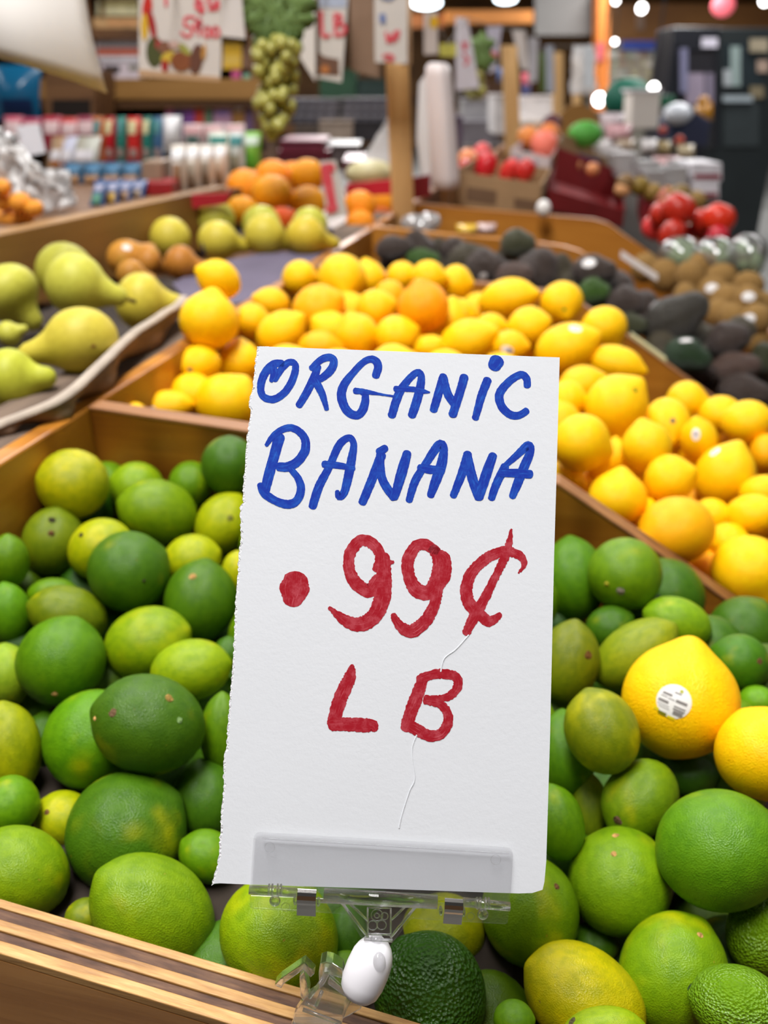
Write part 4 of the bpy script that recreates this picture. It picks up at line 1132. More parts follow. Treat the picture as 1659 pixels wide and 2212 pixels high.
low = plate('neck_plate', [(208, 360), (1368, 410), (1362, 490), (928, 464), (850, 568), (708, 556), (640, 444), (206, 420)], [4, 4, 20, 14, 16, 16, 14, 20], .0004, .0014)
for a, b, c, d in ((208, 325, 420, 338), (1160, 380, 1368, 400), (540, 348, 1045, 378)):
    big = a == 540
    cardobj('hinge_bar', tube(k1(a, b, .002), k1(c, d, .002), (30 if big else 20) * u1, n=20), CLEAR, clip, None, True)
cardobj('hinge_bar', tube(k1(524, 375, .002), k1(1040, 402, .002), 9 * u1, n=12), CLEAR, clip, None, True)
for x, y in ((322, 345), (1248, 405)):
    for dx in (-26, -12, 12, 26):
        cardobj('hinge_collar', tube(k1(x + dx - 3, y - 20, .002), k1(x + dx + 4, y - 20, .002), 26 * u1, n=18), CLEAR, clip, None, True)
    cardobj('hinge_knob', blob(k1(x, y + 30, .0018), 25 * u1, 25 * u1, 16 * u1, 16, 10), CLEAR, clip, None, True)
for x, y in ((412, 372), (516, 378), (1060, 418), (1162, 424)):
    cardobj('spring_stop', blob(k1(x, y, .002), 9 * u1, 22 * u1, 16 * u1, 10, 8), CLEAR, clip, None, True)
def spring(x0, x1, y0, y1, sk):
    zs = [(0, .0046), (.1, .0052), (.2, .0056), (.34, .0057), (.46, .0053), (.55, .0046), (.7, .0040), (1.0, .0026)]
    V, Fc = [], []
    for t, z in zs:
        y = y0 + (y1 - y0) * t
        for x, dy in ((x0 - 6 * t, 0), (x1 - 6 * t, sk)):
            V.append(k1(x, y + dy, z)); V.append(k1(x, y + dy, z - .0004))
    n = len(zs)
    for i in range(n - 1):
        a = i * 4; b = a + 4
        Fc += [(a, a + 2, b + 2, b), (a + 1, b + 1, b + 3, a + 3), (a, b, b + 1, a + 1), (a + 2, a + 3, b + 3, b + 2)]
    Fc += [(0, 1, 3, 2), ((n - 1) * 4, (n - 1) * 4 + 2, (n - 1) * 4 + 3, (n - 1) * 4 + 1)]
    cardobj('steel_spring', (V, Fc), STEEL, clip, None, False, .00006)
spring(426, 510, 306, 436, 5); spring(1076, 1158, 348, 472, 6)
for a, b, c, d, w in ((620, 392, 736, 545, 7), (952, 405, 838, 545, 7), (655, 395, 735, 470, 6), (905, 405, 838, 470, 6), (735, 412, 735, 530, 4), (838, 415, 838, 530, 4), (735, 412, 838, 415, 4), (718, 552, 846, 560, 8), (735, 530, 838, 533, 5)):
    cardobj('moulded_rib', tube(k1(a, b, .0006), k1(c, d, .0006), w * u1, n=8), CLEAR, low, None, True)
for x, y, r in ((776, 446, 26), (776, 448, 11), (757, 492, 21), (797, 490, 21), (810, 450, 16)):
    cardobj('embossed_mark', torus(k1(x, y, .0007), (0, 0, 1), r * u1, 2.4 * u1, 20, 6), CLEAR, low, None, True)
for x, y, r in ((368, 410, 19), (1195, 452, 17)):
    cardobj('moulding_mark', torus(k1(x, y, .0006), (0, 0, 1), r * u1, 1.2 * u1, 20, 6), CLEAR, low, None, True)
# swivel: clear ball in a white nylon socket
AX = (k1(795, 575, 0) - k1(690, 835, 0)).normalized()
cen = k1(735, 703, -.002)
sx = AX.orthogonal().normalized(); sy = AX.cross(sx)
V, Fc = [], []; prof_s = [(-.98, .0), (-.97, .42), (-.9, .70), (-.72, .90), (-.4, 1.0), (0, 1.02), (.4, .97), (.62, .86), (.8, .70), (.93, .50), (1.0, .30), (1.0, .0)]
for t, r in prof_s:
    for j in range(28):
        a = 2 * math.pi * j / 28
        V.append(cen + AX * (t * 145 * u1) + (sx * math.cos(a) + sy * math.sin(a)) * (r * 98 * u1))
for i in range(len(prof_s) - 1):
    for j in range(28): Fc.append((i * 28 + j, i * 28 + (j + 1) % 28, (i + 1) * 28 + (j + 1) % 28, (i + 1) * 28 + j))
sw = cardobj('swivel_socket', (V, Fc), NYLON, clip, None, True)
cardobj('swivel_neck', tube(k1(775, 545, 0), k1(768, 615, -.001), 26 * u1, 22 * u1, 18), CLEAR, clip, None, True)
cardobj('swivel_window', blob(k1(782, 640, .0032), 34 * u1, 48 * u1, 34 * u1, 16, 12), CLEAR, sw, None, True)
# clamp on the board
def cplate(name, pts, z, off, bevel=.0004):
    o = [k1(x, y, z) for x, y in pts]
    return cardobj(name, prism(o, off), CLEAR, clip, None, False, bevel)
k2 = lambda pts: [((580 + x * .1808 - 440) / .4822, (2010 + y * .1808 - 1760) / .4822) for x, y in pts]
cplate('clamp_lever', k2([(50, 735), (130, 650), (415, 455), (545, 585), (490, 640), (405, 545), (160, 720), (140, 770)]), -.004, (0, 0, -.006))
cplate('clamp_lever', k2([(360, 600), (420, 545), (480, 830), (400, 900), (370, 850)]), -.003, (0, 0, -.007))
cplate('clamp_jaw', k2([(590, 560), (610, 450), (680, 428), (760, 445), (880, 520), (900, 640), (720, 590), (650, 720), (600, 760)]), -.003, (0, 0, -.008))
cplate('clamp_body', k2([(640, 590), (720, 595), (1000, 850), (900, 1080), (860, 1240), (250, 1240), (300, 1060), (420, 880), (590, 760)]), -.004, (0, 0, -.004))
cplate('clamp_body', k2([(720, 600), (990, 840), (960, 880), (700, 690)]), -.0025, (0, 0, -.003))
cplate('clamp_jaw', k2([(1000, 860), (1080, 840), (1140, 900), (1100, 1000), (960, 1080), (880, 1120), (920, 1020)]), -.003, (0, 0, -.007))
cplate('clamp_lever', k2([(1140, 850), (1240, 760), (1290, 810), (1280, 880), (1240, 925), (1150, 895)]), -.006, (0, 0, -.003))
for a, b in (((430, 930), (560, 1000)), ((560, 960), (630, 790)), ((400, 1010), (860, 1180)), ((480, 870), (640, 640))):
    (x0, y0), (x1, y1) = k2([a, b])
    cardobj('clamp_rib', tube(k1(x0, y0, -.0035), k1(x1, y1, -.0035), 9 * u1, n=8), CLEAR, clip, None, True)
# ------------------------------------------------------------------ trays, posts and everything behind
def upr(name, pts, Y, th, mat, label=None, cat=None, group=None, parent=None, color=None, bend=0.0, bevel=0, part_label=None):
    """upright sheet or slab: its outline stands on the upright plane at distance Y"""
    V = [U(x, y, Y) for x, y in pts]
    v, f = prism(V, (0, th, 0))
    lo = min(V, key=lambda q: q.z)
    cx = sum(q.x for q in V) / len(V)
    o = mk(name, v, f, mat, loc=None if parent else (cx, Y, lo.z), parent=parent, color=color, bevel=bevel)
    if label: tag(o, label, cat, group)
    if part_label: o['label'] = part_label
    return o
def rect(x0, y0, x1, y1): return [(x0, y1), (x1, y1), (x1, y0), (x0, y0)]
def pack(name, r, Y, dep, color, label, cat, group=None, bands=(), mat=None, bevel=.003):
    """printed carton seen square on, with flat bands of print on its face"""
    o = upr(name, rect(*r), Y, dep, mat or GOODS, label, cat, group, None, color, bevel=bevel)
    for b in bands:
        upr('print', rect(*b[:4]), Y - .001, .0012, MATTE, parent=o, color=b[4])
    return o
def pouch(name, r, Y, bulge, color, label, cat, group=None, bands=(), mat=None, lean=0.0):
    if group and 'raised table' in group or 'raised' in label or 'upper row' in (group or ''): Y = P((r[0] + r[2]) / 2, r[3], -.1655).y      # stands on the raised table
    """pillow pack: sealed flat at top and bottom, swollen between"""
    x0, y0, x1, y1 = r
    a, b, c = U(x0, y1, Y), U(x1, y1, Y), U(x0, y0, Y)
    ex, ez = b - a, c - a
    n, m = 6, 8
    def pt(s, t, sg):
        w = (1 - .06 * math.sin(math.pi * t)) if True else 1
        q = max(0, math.sin(math.pi * min(max((t - .06) / .88, 0), 1))) ** .6 * max(0, math.sin(math.pi * s)) ** .5
        return a + ex * (.5 + (s - .5) * w) + ez * t + Vector((0, sg * bulge * q + lean * t, 0))
    V, Fc = [], []
    for sg in (-1, 1):
        k = len(V)
        for j in range(m + 1):
            for i in range(n + 1): V.append(pt(i / n, j / m, sg))
        for j in range(m):
            for i in range(n):
                q = (k + j * (n + 1) + i, k + j * (n + 1) + i + 1, k + (j + 1) * (n + 1) + i + 1, k + (j + 1) * (n + 1) + i)
                Fc.append(q if sg < 0 else q[::-1])
    o = mk(name, V, Fc, mat or GOODS, loc=(a + b) / 2, smooth=True, color=color)
    tag(o, label, cat, group)
    for (t0, t1, s0, s1, cc) in bands:
        V2, F2 = [], []
        for j in range(5):
            for i in range(5):
                V2.append(pt(s0 + (s1 - s0) * i / 4, t0 + (t1 - t0) * j / 4, -1.0) + Vector((0, -.0015, 0)))
        for j in range(4):
            for i in range(4): F2.append((j * 5 + i, j * 5 + i + 1, j * 5 + i + 6, j * 5 + i + 5))
        mk('print', V2, F2, MATTE, parent=o, smooth=True, color=cc)
    return o
def flat_strokes(name, strokes, Y, w, mat, parent):
    for q, s in enumerate(strokes):                    # every pen stroke is a part of the card
        v, f, uv = ribbons([s], lambda x, y, k: U(x, y, Y) + Vector((0, -.0008 - .0001 * q, 0)), w, 0, 4)
        mk('pen_stroke', v, f, mat, parent=parent, uv=uv)
def disc(cx, cy, rx, ry, ang=0, n=12):
    ca, sa = math.cos(ang), math.sin(ang)
    return [(cx + rx * math.cos(2 * math.pi * i / n) * ca - ry * math.sin(2 * math.pi * i / n) * sa, cy + rx * math.cos(2 * math.pi * i / n) * sa + ry * math.sin(2 * math.pi * i / n) * ca) for i in range(n)][::-1]

# --- pulp tray of the near pears: scalloped rim, sloping wall, flat bottom
rim = [(-60, 945), (0, 916), (60, 893), (120, 868), (165, 838), (200, 805), (235, 772), (262, 745), (300, 712), (330, 694), (362, 672), (392, 655), (400, 640)]
rim = [(q[0], q[1]) for q in smooth_line([(x, y, 1) for x, y in rim], 12)]
top = [P(x, y, -.217 + .021 * min(1, i / len(rim) * 1.6)) for i, (x, y) in enumerate(rim)]
V, Fc, RV = [], [], []
n = len(top)
for i, p in enumerate(top):
    pin = .006 * (1 + math.sin(i * .62 + 1.0))                  # pockets swell and pinch along the wall
    hh = p.z - (CAM.z - .2222)
    V += [p, p + NV * (.001 - pin * .3) + Vector((0, 0, -hh * .35)), p + NV * (.004 - pin) + Vector((0, 0, -hh * .7)), p + NV * (.002 - pin * 1.6) + Vector((0, 0, -hh))]
    RV += [p - NV * .012 + Vector((0, 0, -.006)), p - NV * .005 + Vector((0, 0, .0012)), p + NV * .0025 + Vector((0, 0, .001)), p + NV * .003 + Vector((0, 0, -.0015))]
strip = lambda m, k: [(i * k + j, i * k + j + 1, (i + 1) * k + j + 1, (i + 1) * k + j) for i in range(m - 1) for j in range(k - 1)]
tray = mk('pulp_tray', V, strip(n, 4), PULP, loc=BP(.2, -.2, -.25), smooth=True)
so = tray.modifiers.new('s', 'SOLIDIFY'); so.thickness = .002
tag(tray, 'grey-brown moulded pulp tray with a pale wavy rim under the near pears', 'tray')
rm_ = mk('tray_rim', RV, strip(n, 4), solid('pulp_rim', C(178, 164, 150), .95, .1, 0, .1, 60, .5, .002, 300), parent=tray, smooth=True)
rm_['label'] = 'pale wavy rim'
v, f = prism([BP(-.5, -.095, -.249), BP(.62, -.095, -.249), BP(.62, -.305, -.249), BP(-.5, -.305, -.249)], (0, 0, -.004))
mk('tray_bottom', v, f, solid('tray_bottom_paper', C(70, 62, 58), .9, .2, 0, .2, 20), parent=tray)
# --- purple paper tray of the far pears
pts = [P(372, 612, -.2208), P(450, 570, -.2208), P(560, 548, -.2208), P(690, 540, -.2208), P(742, 538, -.2208), P(655, 590, -.2208), P(540, 650, -.2208), P(420, 668, -.2208)]
v, f = prism(pts, (0, 0, -.0012))
pt = tag(mk('paper_tray', v, f, PURPLE, loc=P(560, 580, -.222)), 'purple-grey paper tray liner beneath the far pears', 'tray')
rim2 = [P(*q, -.2205) for q in ((440, 552), (470, 546), (520, 544), (580, 540), (640, 540), (690, 536), (720, 520))]
V = []
for p in rim2: V += [p, p + Vector((0, .004, .02))]
mk('tray_rim', V, [(2 * i, 2 * i + 2, 2 * i + 3, 2 * i + 1) for i in range(6)], solid('dark_purple_paper', C(58, 50, 70), .8, .3, 0, .1, 12), parent=pt, smooth=True).modifiers.new('s', 'SOLIDIFY').thickness = .003

# --- posts along the rail
def post(bx, by, tx, ty, Y, w, label, knot=None):
    b, t = U(bx, by, Y), U(tx, ty, Y)
    v, f = boxv(b - Vector((w / 2, w / 2, .03)), (w, 0, 0), (0, w, 0), t - b)
    v2 = [Vector((q.z, q.y - Y, q.x - b.x)) for q in v]
    o = mk('post', v2, [q[::-1] for q in f], POST, bevel=.003)
    o.matrix_basis = Matrix(((0, 0, 1, b.x), (0, 1, 0, Y), (1, 0, 0, 0), (0, 0, 0, 1)))
    tag(o, label, 'post', 'posts along the rail')
    return o
post(872, 462, 858, 95, 1.80, .044, 'nearest pine post, standing by the oranges under the hanging cards')
post(1110, 318, 1101, 78, 3.45, .052, 'second pine post, rising behind the tan carton of tomatoes')
post(1206, 250, 1206, 100, 5.4, .052, 'third pine post, far along the stand')
post(1248, 240, 1246, 108, 6.6, .052, 'farthest pine post, next to the hanging plastic sheet')

# --- hanging cards over the stand
CREAM = solid('cream_card', C(206, 200, 194), .85, .2, 0, .015, 10)
CARDW = solid('pale_card', C(200, 193, 187), .85, .2, 0, .03, 10)
V = []; top_, bot = [], []
for i in range(13):
    t = i / 12
    xt = -70 + t * 250
    yb = 112 + 14 * t * 2 + 62 * t ** 2.2
    xb = -70 + t * 310
    bend = .035 * math.sin(math.pi * t) * -1
    top_.append(U(xt, -40, .95) + Vector((0, bend, 0)))
    bot.append(U(xb, yb, .95) + Vector((0, bend * 1.4 - .012, 0)))
V = []
for a, b in zip(top_, bot):
    for k in range(7): V.append(a.lerp(b, k / 6) + Vector((0, -.01 * math.sin(math.pi * k / 6), 0)))
Fc = [(i * 7 + k, i * 7 + k + 1, i * 7 + k + 8, i * 7 + k + 7) for i in range(12) for k in range(6)]
o = mk('hanging_card', V, Fc, CREAM, loc=(-.45, .95, bot[6].z), smooth=True)
o.modifiers.new('s', 'SOLIDIFY').thickness = .001
tag(o, 'large blank cream card curling at the top left corner', 'sign', 'cards hanging over the stand')
Y = 1.35
hc = upr('hanging_card', [(300, 160), (476, 168), (480, -40), (300, -40)], Y, .002, CARDW, 'hanging card with a printed harvest border and red handwriting', 'sign', 'cards hanging over the stand')
art = [(disc(318, 18, 11, 30, .1), C(186, 40, 28)), (disc(312, 58, 8, 30), C(200, 160, 40)), (disc(328, 52, 8, 34, -.2), C(150, 36, 34)), (disc(334, 112, 19, 34), C(72, 76, 40)), (disc(343, 96, 8, 10), C(160, 40, 50)), (disc(356, 102, 16, 14), C(120, 80, 60)),
       (disc(364, 124, 18, 12, -.5), C(196, 168, 60)), (disc(356, 142, 8, 14), C(150, 34, 30)), (disc(392, 132, 24, 22), C(128, 74, 44)), (disc(398, 106, 18, 8, .7), C(150, 150, 70)), (disc(424, 128, 14, 34, .15), C(96, 60, 46)), (disc(440, 112, 5, 18, .1), C(180, 130, 60)),
       (disc(320, 162, 14, 6), C(206, 150, 40)), (disc(376, 96, 12, 9), C(190, 160, 150))]
pr = upr('harvest_print', art[3][0], Y - .0006, .0004, MATTE, parent=hc, color=art[3][1])
for k, (pl_, c) in enumerate(art):
    if k != 3: upr('print', pl_, Y - .0008 - .00008 * k, .00006, MATTE, parent=pr, color=c)
o = upr('card_hem', [(300, 166), (476, 176), (476, 166), (300, 150)], Y - .002, .003, KRAFT, parent=hc)
flat_strokes('lettering', [[(357, -30), (359, 12)], [(424, -30), (428, 16)], [(440, 20), (434, 30)], [(470, -12), (452, -8), (452, 8), (464, 10), (470, 0), (470, 18), (452, 20)], [(428, -20), (424, 16), (436, 20), (436, 4), (424, 4)]], Y, 7, FAINTRED, hc)
flat_strokes('lettering', [[(422, 38), (402, 38), (400, 56), (412, 58), (416, 70), (404, 80), (392, 70)], [(430, 44), (422, 50), (424, 62), (434, 56), (432, 42), (430, 76)], [(448, 58), (441, 68), (446, 80), (455, 74), (453, 62), (446, 58)], [(466, 58), (459, 68), (464, 80), (473, 74), (471, 62), (464, 58)]], Y, 6.5, FAINTRED, hc)
upr('hanging_card', [(478, 78), (530, 84), (520, -30), (476, -30)], 1.42, .002, solid('grey_card', C(196, 190, 186), .85, .2, 0, .02, 10), 'small blank grey-white card beside the plastic grapes', 'sign', 'cards hanging over the stand')
upr('hanging_card', [(640, 112), (681, 176), (681, -30), (648, -30)], 1.72, .002, CREAM, 'narrow tan card hanging behind the grape leaves', 'sign', 'cards hanging over the stand')
c1 = upr('hanging_card', [(682, 168), (738, 178), (754, -30), (682, -30)], 1.64, .002, CARDW, 'hanging card with red LB lettering and a brown picture', 'sign', 'cards hanging over the stand')
upr('picture_print', [(682, 164), (690, 164), (690, -30), (682, -30)], 1.639, .0006, MATTE, parent=c1, color=C(84, 66, 54))
upr('picture_print', [(688, 160), (733, 164), (732, 128), (700, 122), (688, 112)], 1.6392, .0006, MATTE, parent=c1, color=C(104, 74, 58))
upr('picture_print', disc(702, 150, 10, 10), 1.6386, .0004, MATTE, parent=c1, color=C(176, 110, 60))
upr('picture_print', [(690, 16), (748, 16), (750, -30), (690, -30)], 1.6392, .0006, MATTE, parent=c1, color=C(168, 176, 196))
flat_strokes('lettering', [[(694, 26), (695, 55), (698, 78), (712, 76)], [(724, 30), (724, 54), (726, 76)], [(724, 32), (736, 34), (734, 48), (726, 52), (742, 54), (746, 66), (738, 74), (726, 76)]], 1.639, 8, FAINTRED, c1)
upr('hanging_card', [(758, 152), (822, 170), (826, -30), (755, -30)], 1.70, .002, solid('brown_card', C(128, 104, 86), .85, .2, 0, .08, 10), 'brown blank card hanging left of the blue and red one', 'sign', 'cards hanging over the stand')
c2 = upr('hanging_card', [(810, 134), (880, 138), (880, -30), (808, -30)], 1.66, .002, CARDW, 'narrow hanging card with blue and red handwriting covering the post top', 'sign', 'cards hanging over the stand')
upr('hanging_card', [(868, 142), (889, 140), (889, -30), (868, -30)], 1.70, .002, KRAFT, 'tan board edge right of the blue and red card', 'sign', 'cards hanging over the stand')
flat_strokes('lettering', [[(826, 34), (827, 46)], [(826, -10), (840, -6), (850, -12)]], 1.659, 14, BLUEPALE, c2)
flat_strokes('lettering', [[(834, 70), (838, 92), (844, 76), (848, 92), (852, 70)], [(854, 70), (862, 68), (856, 86)], [(828, 122), (840, 118), (850, 124), (846, 130), (834, 130)]], 1.659, 6, FAINTRED, c2)
far = [([(916, 118), (946, 116), (944, 24), (916, 24)], 2.5, C(196, 184, 176), 'far card with a yellow spot above the bag roll'),
       ([(985, 196), (1036, 190), (1010, 40), (984, 36)], 2.9, C(206, 200, 206), 'leaning white card left of the olive leaf'),
       ([(1056, 160), (1072, 150), (1084, 56), (1052, 58)], 3.2, C(184, 178, 192), 'lilac-white card left of the second post'),
       ([(1126, 150), (1142, 150), (1134, 64), (1106, 66)], 4.0, C(206, 196, 190), 'tilted pale card just right of the second post'),
       ([(1142, 180), (1160, 176), (1164, 84), (1142, 80)], 4.4, C(190, 186, 190), 'grey-white card behind the tilted pale one'),
       ([(1180, 200), (1198, 200), (1196, 98), (1178, 98)], 5.0, C(176, 180, 192), 'bluish far card right of the green one'),
       ([(1262, 190), (1282, 190), (1282, 100), (1262, 100)], 6.4, C(200, 204, 208), 'farthest pale card beside the last post')]
for pl_, Y, c, lab in far:
    o = upr('hanging_card', pl_, Y, .003, MATTE, lab, 'sign', 'cards hanging over the stand', None, c)
    if 'yellow' in lab:
        upr('print', disc(937, 48, 10, 14), Y - .001, .0008, MATTE, parent=o, color=C(216, 170, 30))
    if 'leaning' in lab:
        flat_strokes('lettering', [[(1000, 92), (1004, 108), (1008, 92)], [(1002, 118), (1012, 130), (1004, 140)]], Y, 6, FAINTRED, o)
    if 'lilac' in lab:
        flat_strokes('lettering', [[(1064, 112), (1068, 132), (1072, 116)]], Y, 6, FAINTRED, o)
upr('hanging_card', [(1166, 200), (1180, 196), (1178, 112), (1164, 112)], 4.6, .003, MATTE, 'narrow green card hanging far along the stand', 'sign', 'cards hanging over the stand', None, C(96, 116, 60))
upr('hanging_card', [(950, 122), (986, 122), (986, 94), (950, 94)], 2.7, .003, MATTE, 'small yellow-green tag above the bag roll', 'sign', 'cards hanging over the stand', None, C(190, 184, 84))

HTOPS = sorted([(o.location.y, max((o.matrix_basis @ v.co).z for v in o.data.vertices), sum((o.matrix_basis @ v.co).x for v in o.data.vertices) / len(o.data.vertices)) for o in bpy.data.objects if o.name.startswith('hanging_card')])
WP = [Vector((x, y, z - .003)) for y, z, x in HTOPS]
vf = merge(*[tube(p, q, .0016, n=6) for p, q in zip(WP, WP[1:])])
o = mk('hanging_wire', *vf, solid('wire_grey', C(120, 118, 112), .5, .5, 0), loc=WP[0]); tag(o, 'thin grey wire from which the cards hang over the stand', 'wire')
# --- plastic grapes with cloth leaves
def vine(x, ytop, Y, s, label, nb, spread, leafs):
    root = empty('grape_bunch', U(x, ytop, Y), label, 'artificial grapes', 'plastic grape bunches')
    rn = random.Random(int(x))
    for (lx, ly, r, a) in leafs:
        pts = []
        for i in range(20):
            t = 2 * math.pi * i / 20
            rr = r * (1 + .22 * math.cos(5 * t)) * (1.15 if abs(math.sin(t)) > .7 else 1)
            pts.append((lx + rr * math.cos(t + a) * .85, ly - rr * math.sin(t + a)))
        c = U(lx, ly, Y)
        V = [c + Vector((0, -.006, 0))] + [U(px, py, Y) + Vector((0, .008 * math.cos(i * 2.1), 0)) for i, (px, py) in enumerate(pts)]
        V2 = V + [q + Vector((0, .0012, 0)) for q in V]
        m = 21
        Fc = [(0, 1 + i, 1 + (i + 1) % 20) for i in range(20)] + [(m, m + 1 + (i + 1) % 20, m + 1 + i) for i in range(20)] + [(1 + i, m + 1 + i, m + 1 + (i + 1) % 20, 1 + (i + 1) % 20) for i in range(20)]
        g = rn.uniform(.85, 1.15)
        mk('leaf', V2, Fc, LEAF, parent=root, smooth=True, color=tuple(q * g for q in C(98, 122, 66)))
    for (gx, gy, r, dy) in nb:
        c = U(gx, gy, Y + dy); R = r * (Y / CP / 1.2) / F_PX
        mk('grape', *blob(c, R, R, R * 1.12, 12, 8), GRAPE, parent=root, smooth=True)
    return root
rn = random.Random(5)
gb = []
for k in range(105):
    t = k / 104
    y = 84 + 192 * t
    wdt = 44 - 6 * t - 26 * max(0, t - .72) / .28
    gb.append((598 - 6 * t + rn.uniform(-wdt, wdt), y + rn.uniform(-4, 4), 12.5, rn.uniform(-.035, .02)))
gb += [(586, 288, 14, -.01), (578, 272, 14, -.02), (596, 270, 14, -.03)]
vine(595, 60, 1.5, 1, 'long bunch of plastic green grapes with cloth leaves hanging top centre', gb, 0, [(590, 20, 56, .3), (632, 40, 44, 1.2), (548, 40, 26, 2.0), (618, 86, 36, .8), (575, 70, 34, 2.6), (600, -24, 48, .1), (556, 4, 40, 1.4), (640, 4, 46, 2.2), (604, 56, 52, 1.9)])
gb = [(1026 + rn.uniform(-16, 16), 170 + rn.uniform(-10, 42), 8, rn.uniform(-.04, .04)) for k in range(22)]
vine(1040, 100, 3.0, 1, 'far bunch of plastic grapes with an olive leaf left of the second post', gb, 0, [(1040, 100, 28, 1.5), (1046, 128, 24, 1.2)])

# --- rolls of bags
def cyl_px(name, x0, y0, x1, y1, r, Y, mat, label, cat, flare=1.0):
    a, b = U(x0, y0, Y), U(x1, y1, Y); k = Y / CP / 1.18 / F_PX
    rows = [(0, .55), (.03, .8), (.1, .88), (.5, .96), (.9, 1.0), (.98, .96), (1, .7)]
    V, Fc = [], []; n = 20
    for t, s in rows:
        c = a.lerp(b, t)
        for j in range(n):
            an = 2 * math.pi * j / n
            w = 1 + .07 * math.sin(5 * an + 2) + .04 * math.sin(9 * an)
            V.append(c + Vector((math.cos(an), math.sin(an), 0)) * (r * k * s * w))
    for i in range(len(rows) - 1):
        for j in range(n): Fc.append((i * n + j, i * n + (j + 1) % n, (i + 1) * n + (j + 1) % n, (i + 1) * n + j))
    o = mk(name, V, Fc, mat, loc=b, smooth=True); tag(o, label, cat); return o
ROLL = solid('white_bag_roll', C(226, 214, 212), .35, .5, 0, .04, 6)
roll = cyl_px('bag_roll', 944, 136, 962, 408, 30, 1.95, ROLL, 'tall white roll of produce bags hanging right of the nearest post', 'bag roll')
V = [U(x, y, 1.97) for x, y in ((938, 132), (905, 180), (900, 300), (912, 405), (945, 405), (950, 240))]
v, f = prism(V, (0, .006, 0)); o = mk('loose_bag', v, f, MILKFILM, parent=roll)
def sheet(name, pts, Y, wave, mat, label, cat, th=.0015):
    """crumpled film between four picture corners on the plane at Y"""
    q = [U(x, y, Y) for x, y in pts]; V = []; n = 10
    r = random.Random(int(pts[0][0]))
    for j in range(n + 1):
        for i in range(n + 1):
            s, t = i / n, j / n
            p = (q[0] * (1 - s) + q[1] * s) * (1 - t) + (q[3] * (1 - s) + q[2] * s) * t
            V.append(p + Vector((r.uniform(-.15, .15) * wave, r.uniform(-1, 1) * wave, r.uniform(-.15, .15) * wave)))
    Fc = [(j * (n + 1) + i, j * (n + 1) + i + 1, (j + 1) * (n + 1) + i + 1, (j + 1) * (n + 1) + i) for j in range(n) for i in range(n)]
    lo = min(V, key=lambda p: p.z)
    o = mk(name, V, Fc, mat, loc=lo, smooth=True); tag(o, label, cat)
    o.modifiers.new('s', 'SOLIDIFY').thickness = th
    return o
sheet('plastic_bag', [(762, 378), (850, 388), (850, 252), (838, 256)], 2.2, .012, MILKFILM, 'thin clear bag pulled out beside the nearest post', 'plastic bag')
sheet('plastic_sheet', [(1232, 205), (1290, 200), (1282, 99), (1236, 98)], 6.45, .05, MILKFILM, 'hanging clear plastic sheet behind the last posts', 'plastic sheet')

# --- price ticket and red liners by the oranges
tk = upr('price_ticket', [(706, 474), (751, 464), (726, 346), (691, 348)], 1.47, .002, CARDW, 'upright white price ticket with red lettering between the oranges', 'price ticket')
flat_strokes('lettering', [[(702, 362, 20), (708, 390, 22), (714, 420, 20), (719, 446, 18)], [(700, 364), (716, 362)], [(722, 446), (712, 452)]], 1.469, 20, FAINTRED, tk)
upr('red_liner', [(362, 458), (488, 440), (500, 404), (488, 418), (362, 424)], 1.45, .012, MATTE, 'red liner strip on the tan edge board left of the oranges', 'liner', None, None, C(186, 40, 52))
upr('red_liner', [(748, 424), (850, 420), (850, 388), (748, 398)], 1.78, .012, MATTE, 'red liner strip behind the oranges left of the nearest post', 'liner', None, None, C(196, 34, 48))
upr('red_liner', [(888, 432), (930, 424), (930, 378), (888, 384)], 1.95, .012, MATTE, 'dark red liner strip right of the nearest post foot', 'liner', None, None, C(130, 34, 40))
mk_m = mk('melon', *blob(U(800, 376, 2.0), .055, .06, .03, 16, 10), solid('pale_melon_rind', C(196, 186, 140), .5, .4, 0, .15, 30), loc=U(800, 400, 2.0), smooth=True)
tag(mk_m, 'pale melon under the thin bag left of the nearest post', 'melon')

# --- packs on the raised table
def onY(px, py, h): return P(px, py, h).y
RED, TEAL, NAVY, LBLUE, CRM = C(186, 26, 36), C(40, 124, 110), C(54, 78, 120), C(92, 130, 170), C(206, 196, 150)
TH = -.165
row = [(200, 226, C(196, 110, 50)), (226, 250, RED), (250, 274, TEAL), (274, 306, C(206, 40, 36)), (306, 330, TEAL), (330, 354, C(70, 110, 150))]
nm = ['orange-red pouch at the left end of the upright row', 'red pouch with a cream top, second in the upright row', 'teal pouch left of the second red one', 'bright red pouch in the middle of the upright row', 'teal pouch with a cream top, right of the bright red one', 'blue pouch at the right end of the upright row']
for (x0, x1, c), lab in zip(row, nm):
    pouch('snack_pouch', (x0, 252, x1, 348), 2.05, .018, c, lab, 'snack pouch', 'upright pouches on the raised table', [(.62, .92, .12, .7, CRM if 'cream' in lab or 'bright' in lab else C(80, 130, 130)), (.08, .3, .25, .75, C(200, 170, 160))])
for x0 in (132, 176, 218, 258):
    k = int((x0 - 132) / 42)
    pouch('blue_pack', (x0, 352, x0 + 46, 398), 1.82, .014, C(36, 74, 100), ['blue pack leftmost of the upper blue row', 'blue pack second in the upper blue row', 'blue pack third in the upper blue row', 'blue pack at the right end of the upper blue row'][k], 'snack pack', 'blue packs on the raised table', [(.05, .42, .15, .85, C(190, 150, 110)), (.6, .9, .2, .8, C(70, 110, 140))], lean=.02)
